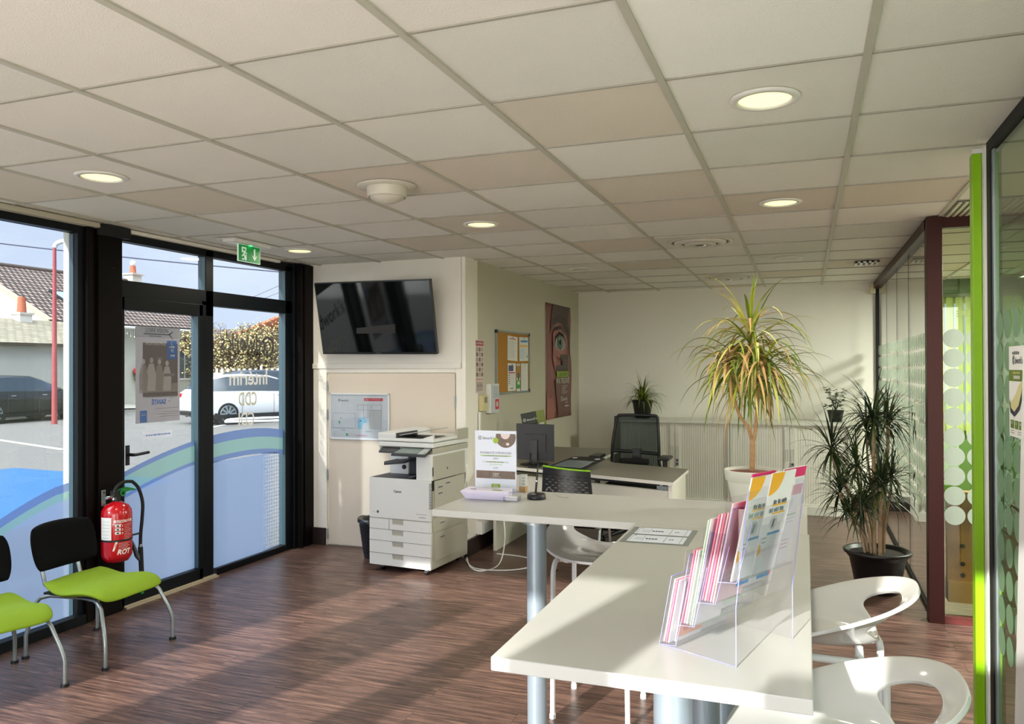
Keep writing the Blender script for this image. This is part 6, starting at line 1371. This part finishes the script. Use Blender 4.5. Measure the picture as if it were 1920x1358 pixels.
# bare tree with yellow lichen and last leaves
tr = thing('bare_tree', 'bare spreading tree with yellowish lichen and last leaves behind the fence', 'tree', (-25.6, 31.2, GZ))
wood = M('tree_bark', (92, 76, 64), .9, var=.2, scale=20, bump=.4); tw = MB(); lf_ = MB(); rt_ = random.Random(31)
lm = [M('lichen_yellow', (206, 196, 140), .8, var=.15), M('lichen_olive', (180, 174, 112), .8, var=.15), M('leaf_tan', (214, 184, 130), .8, var=.15)]
def branch(p, d_, ln, r_, lev):
    n = 5; pts = [p.copy()]; rs = [r_]
    for k in range(n):
        d_ = (d_+Vector((rt_.uniform(-.25, .25), rt_.uniform(-.25, .25), rt_.uniform(-.18, .16)))).normalized(); p = p+d_*(ln/n); pts.append(p.copy()); rs.append(r_*(1-.6*(k+1)/n))
        if lev < 4 and k >= 1:
            for _ in range(2 if lev < 2 else 1+(rt_.random() > .4)):
                dd = (d_+Vector((rt_.uniform(-1, 1), rt_.uniform(-1, 1), rt_.uniform(-.35, .7)))).normalized(); branch(p.copy(), dd, ln*rt_.uniform(.5, .72), r_*.5, lev+1)
        if lev >= 3:
            for _ in range(rt_.random() > .84):
                c_ = p+Vector((rt_.uniform(-.18, .18), rt_.uniform(-.18, .18), rt_.uniform(-.18, .18))); s_ = rt_.uniform(.02, .055); u = Vector((rt_.uniform(-1, 1), rt_.uniform(-1, 1), rt_.uniform(-1, 1))).normalized()*s_; v = u.orthogonal().normalized()*s_
                lf_.add([c_-u, c_+v, c_+u, c_-v], [(0, 1, 2, 3)], rt_.choice(lm))
    tw.tube(pts, r_, wood, 6 if lev < 2 else 4, rs, caps=False)
for a in range(5):
    th_ = 2*pi*a/5+.4; branch(Vector((-25.6, 31.2, .5)), Vector((cos(th_)*.9, sin(th_)*.9, .6)).normalized(), 2.0, .12, 0)
tw.tube([(-25.6, 31.2, GZ), (-25.6, 31.2, .7)], .25, wood, 10); tw.build('branches', tr); tag(lf_.build('lichen_and_leaves', tr), kind='stuff')
# red lamp post and overhead wires
lp = thing('street_lamp', 'tall red street lamp post in front of the tiled roof', 'street lamp', (-21.49, 17.58, GZ))
q = MB(); q.tube([(-21.49, 17.58, GZ), (-21.49, 17.58, 5.3)], .07, M('lamp_post_red', (150, 66, 68), .45), 14, [.085, .05]); q.build('post', lp)
q = MB(); q.tube(smooth([(-21.49, 17.58, 5.28), (-21.4, 17.62, 5.42), (-21.1, 17.75, 5.5), (-20.5, 18.0, 5.5)], 4), .07, M('lamp_head_grey', (196, 200, 202), .4), 10); q.sphere((-20.9, 17.83, 5.46), .22, M('lamp_head_grey'), 14, 8, (2.2, 1, .35)); q.build('lamp_head', lp)
def wire(a, b, sag, r_=.02):
    a, b = Vector(a), Vector(b); q = MB(); q.tube([a.lerp(b, k/16)-zv*(sag*4*(k/16)*(1-k/16)) for k in range(17)], r_, M('wire_dark', (60, 62, 84), .6), 5); tag(q.build('overhead_wire'), 'overhead cable crossing the sky above the street', 'cable', 'overhead cables'); return q
wire((-28.0, 15.6, 6.1), (-14.2, 23.3, 4.62), .12, .022)
wire((-30, 36, 5.2), (-15.5, 33, 9.0), .1, .012); wire((-30, 36, 4.9), (-15.5, 33, 8.4), .1, .012)
# hedge-like shrubs by the house so that no bare horizon shows
sh = thing('hedge', 'dull winter hedge along the far side of the street', 'hedge', (-27, 52, GZ))
q = MB(); rs_ = random.Random(17)
for k in range(420):
    y = rs_.uniform(46, 59); x = -27+rs_.uniform(-1.2, 1.2)+.0*y; q.sphere((x, y, rs_.uniform(0, 2.4)), rs_.uniform(.25, .5), rs_.choice([M('hedge_olive', (128, 124, 84), .9, var=.2), M('hedge_brown', (140, 118, 92), .9, var=.2)]), 6, 5)
q.build('foliage', sh)
bw = MB(); bw.box((-75, 60, GZ), (-5, 61, 3.5), M('far_terrace_render', (206, 200, 188), .9)); bw.prism([(-75, 60, 3.5), (-75, 64, 5.5), (-75, 68, 3.5)], (70, 0, 0), tile_m); tag(bw.build('far_terrace'), 'pale row of far houses closing the street beyond the tree', 'building')
bw = MB(); bw.box((-52, 10, GZ), (-47, 34, 4.0), gwh); bw.prism([(-52.5, 10, 4.0), (-49.5, 10, 6.2), (-46.5, 10, 4.0)], (0, 24, 0), tile_m); tag(bw.build('far_building'), 'pale building standing far behind the black car', 'building')

for o in bpy.data.objects:
    if '_local' in o: del o['_local']
bpy.context.view_layer.update()
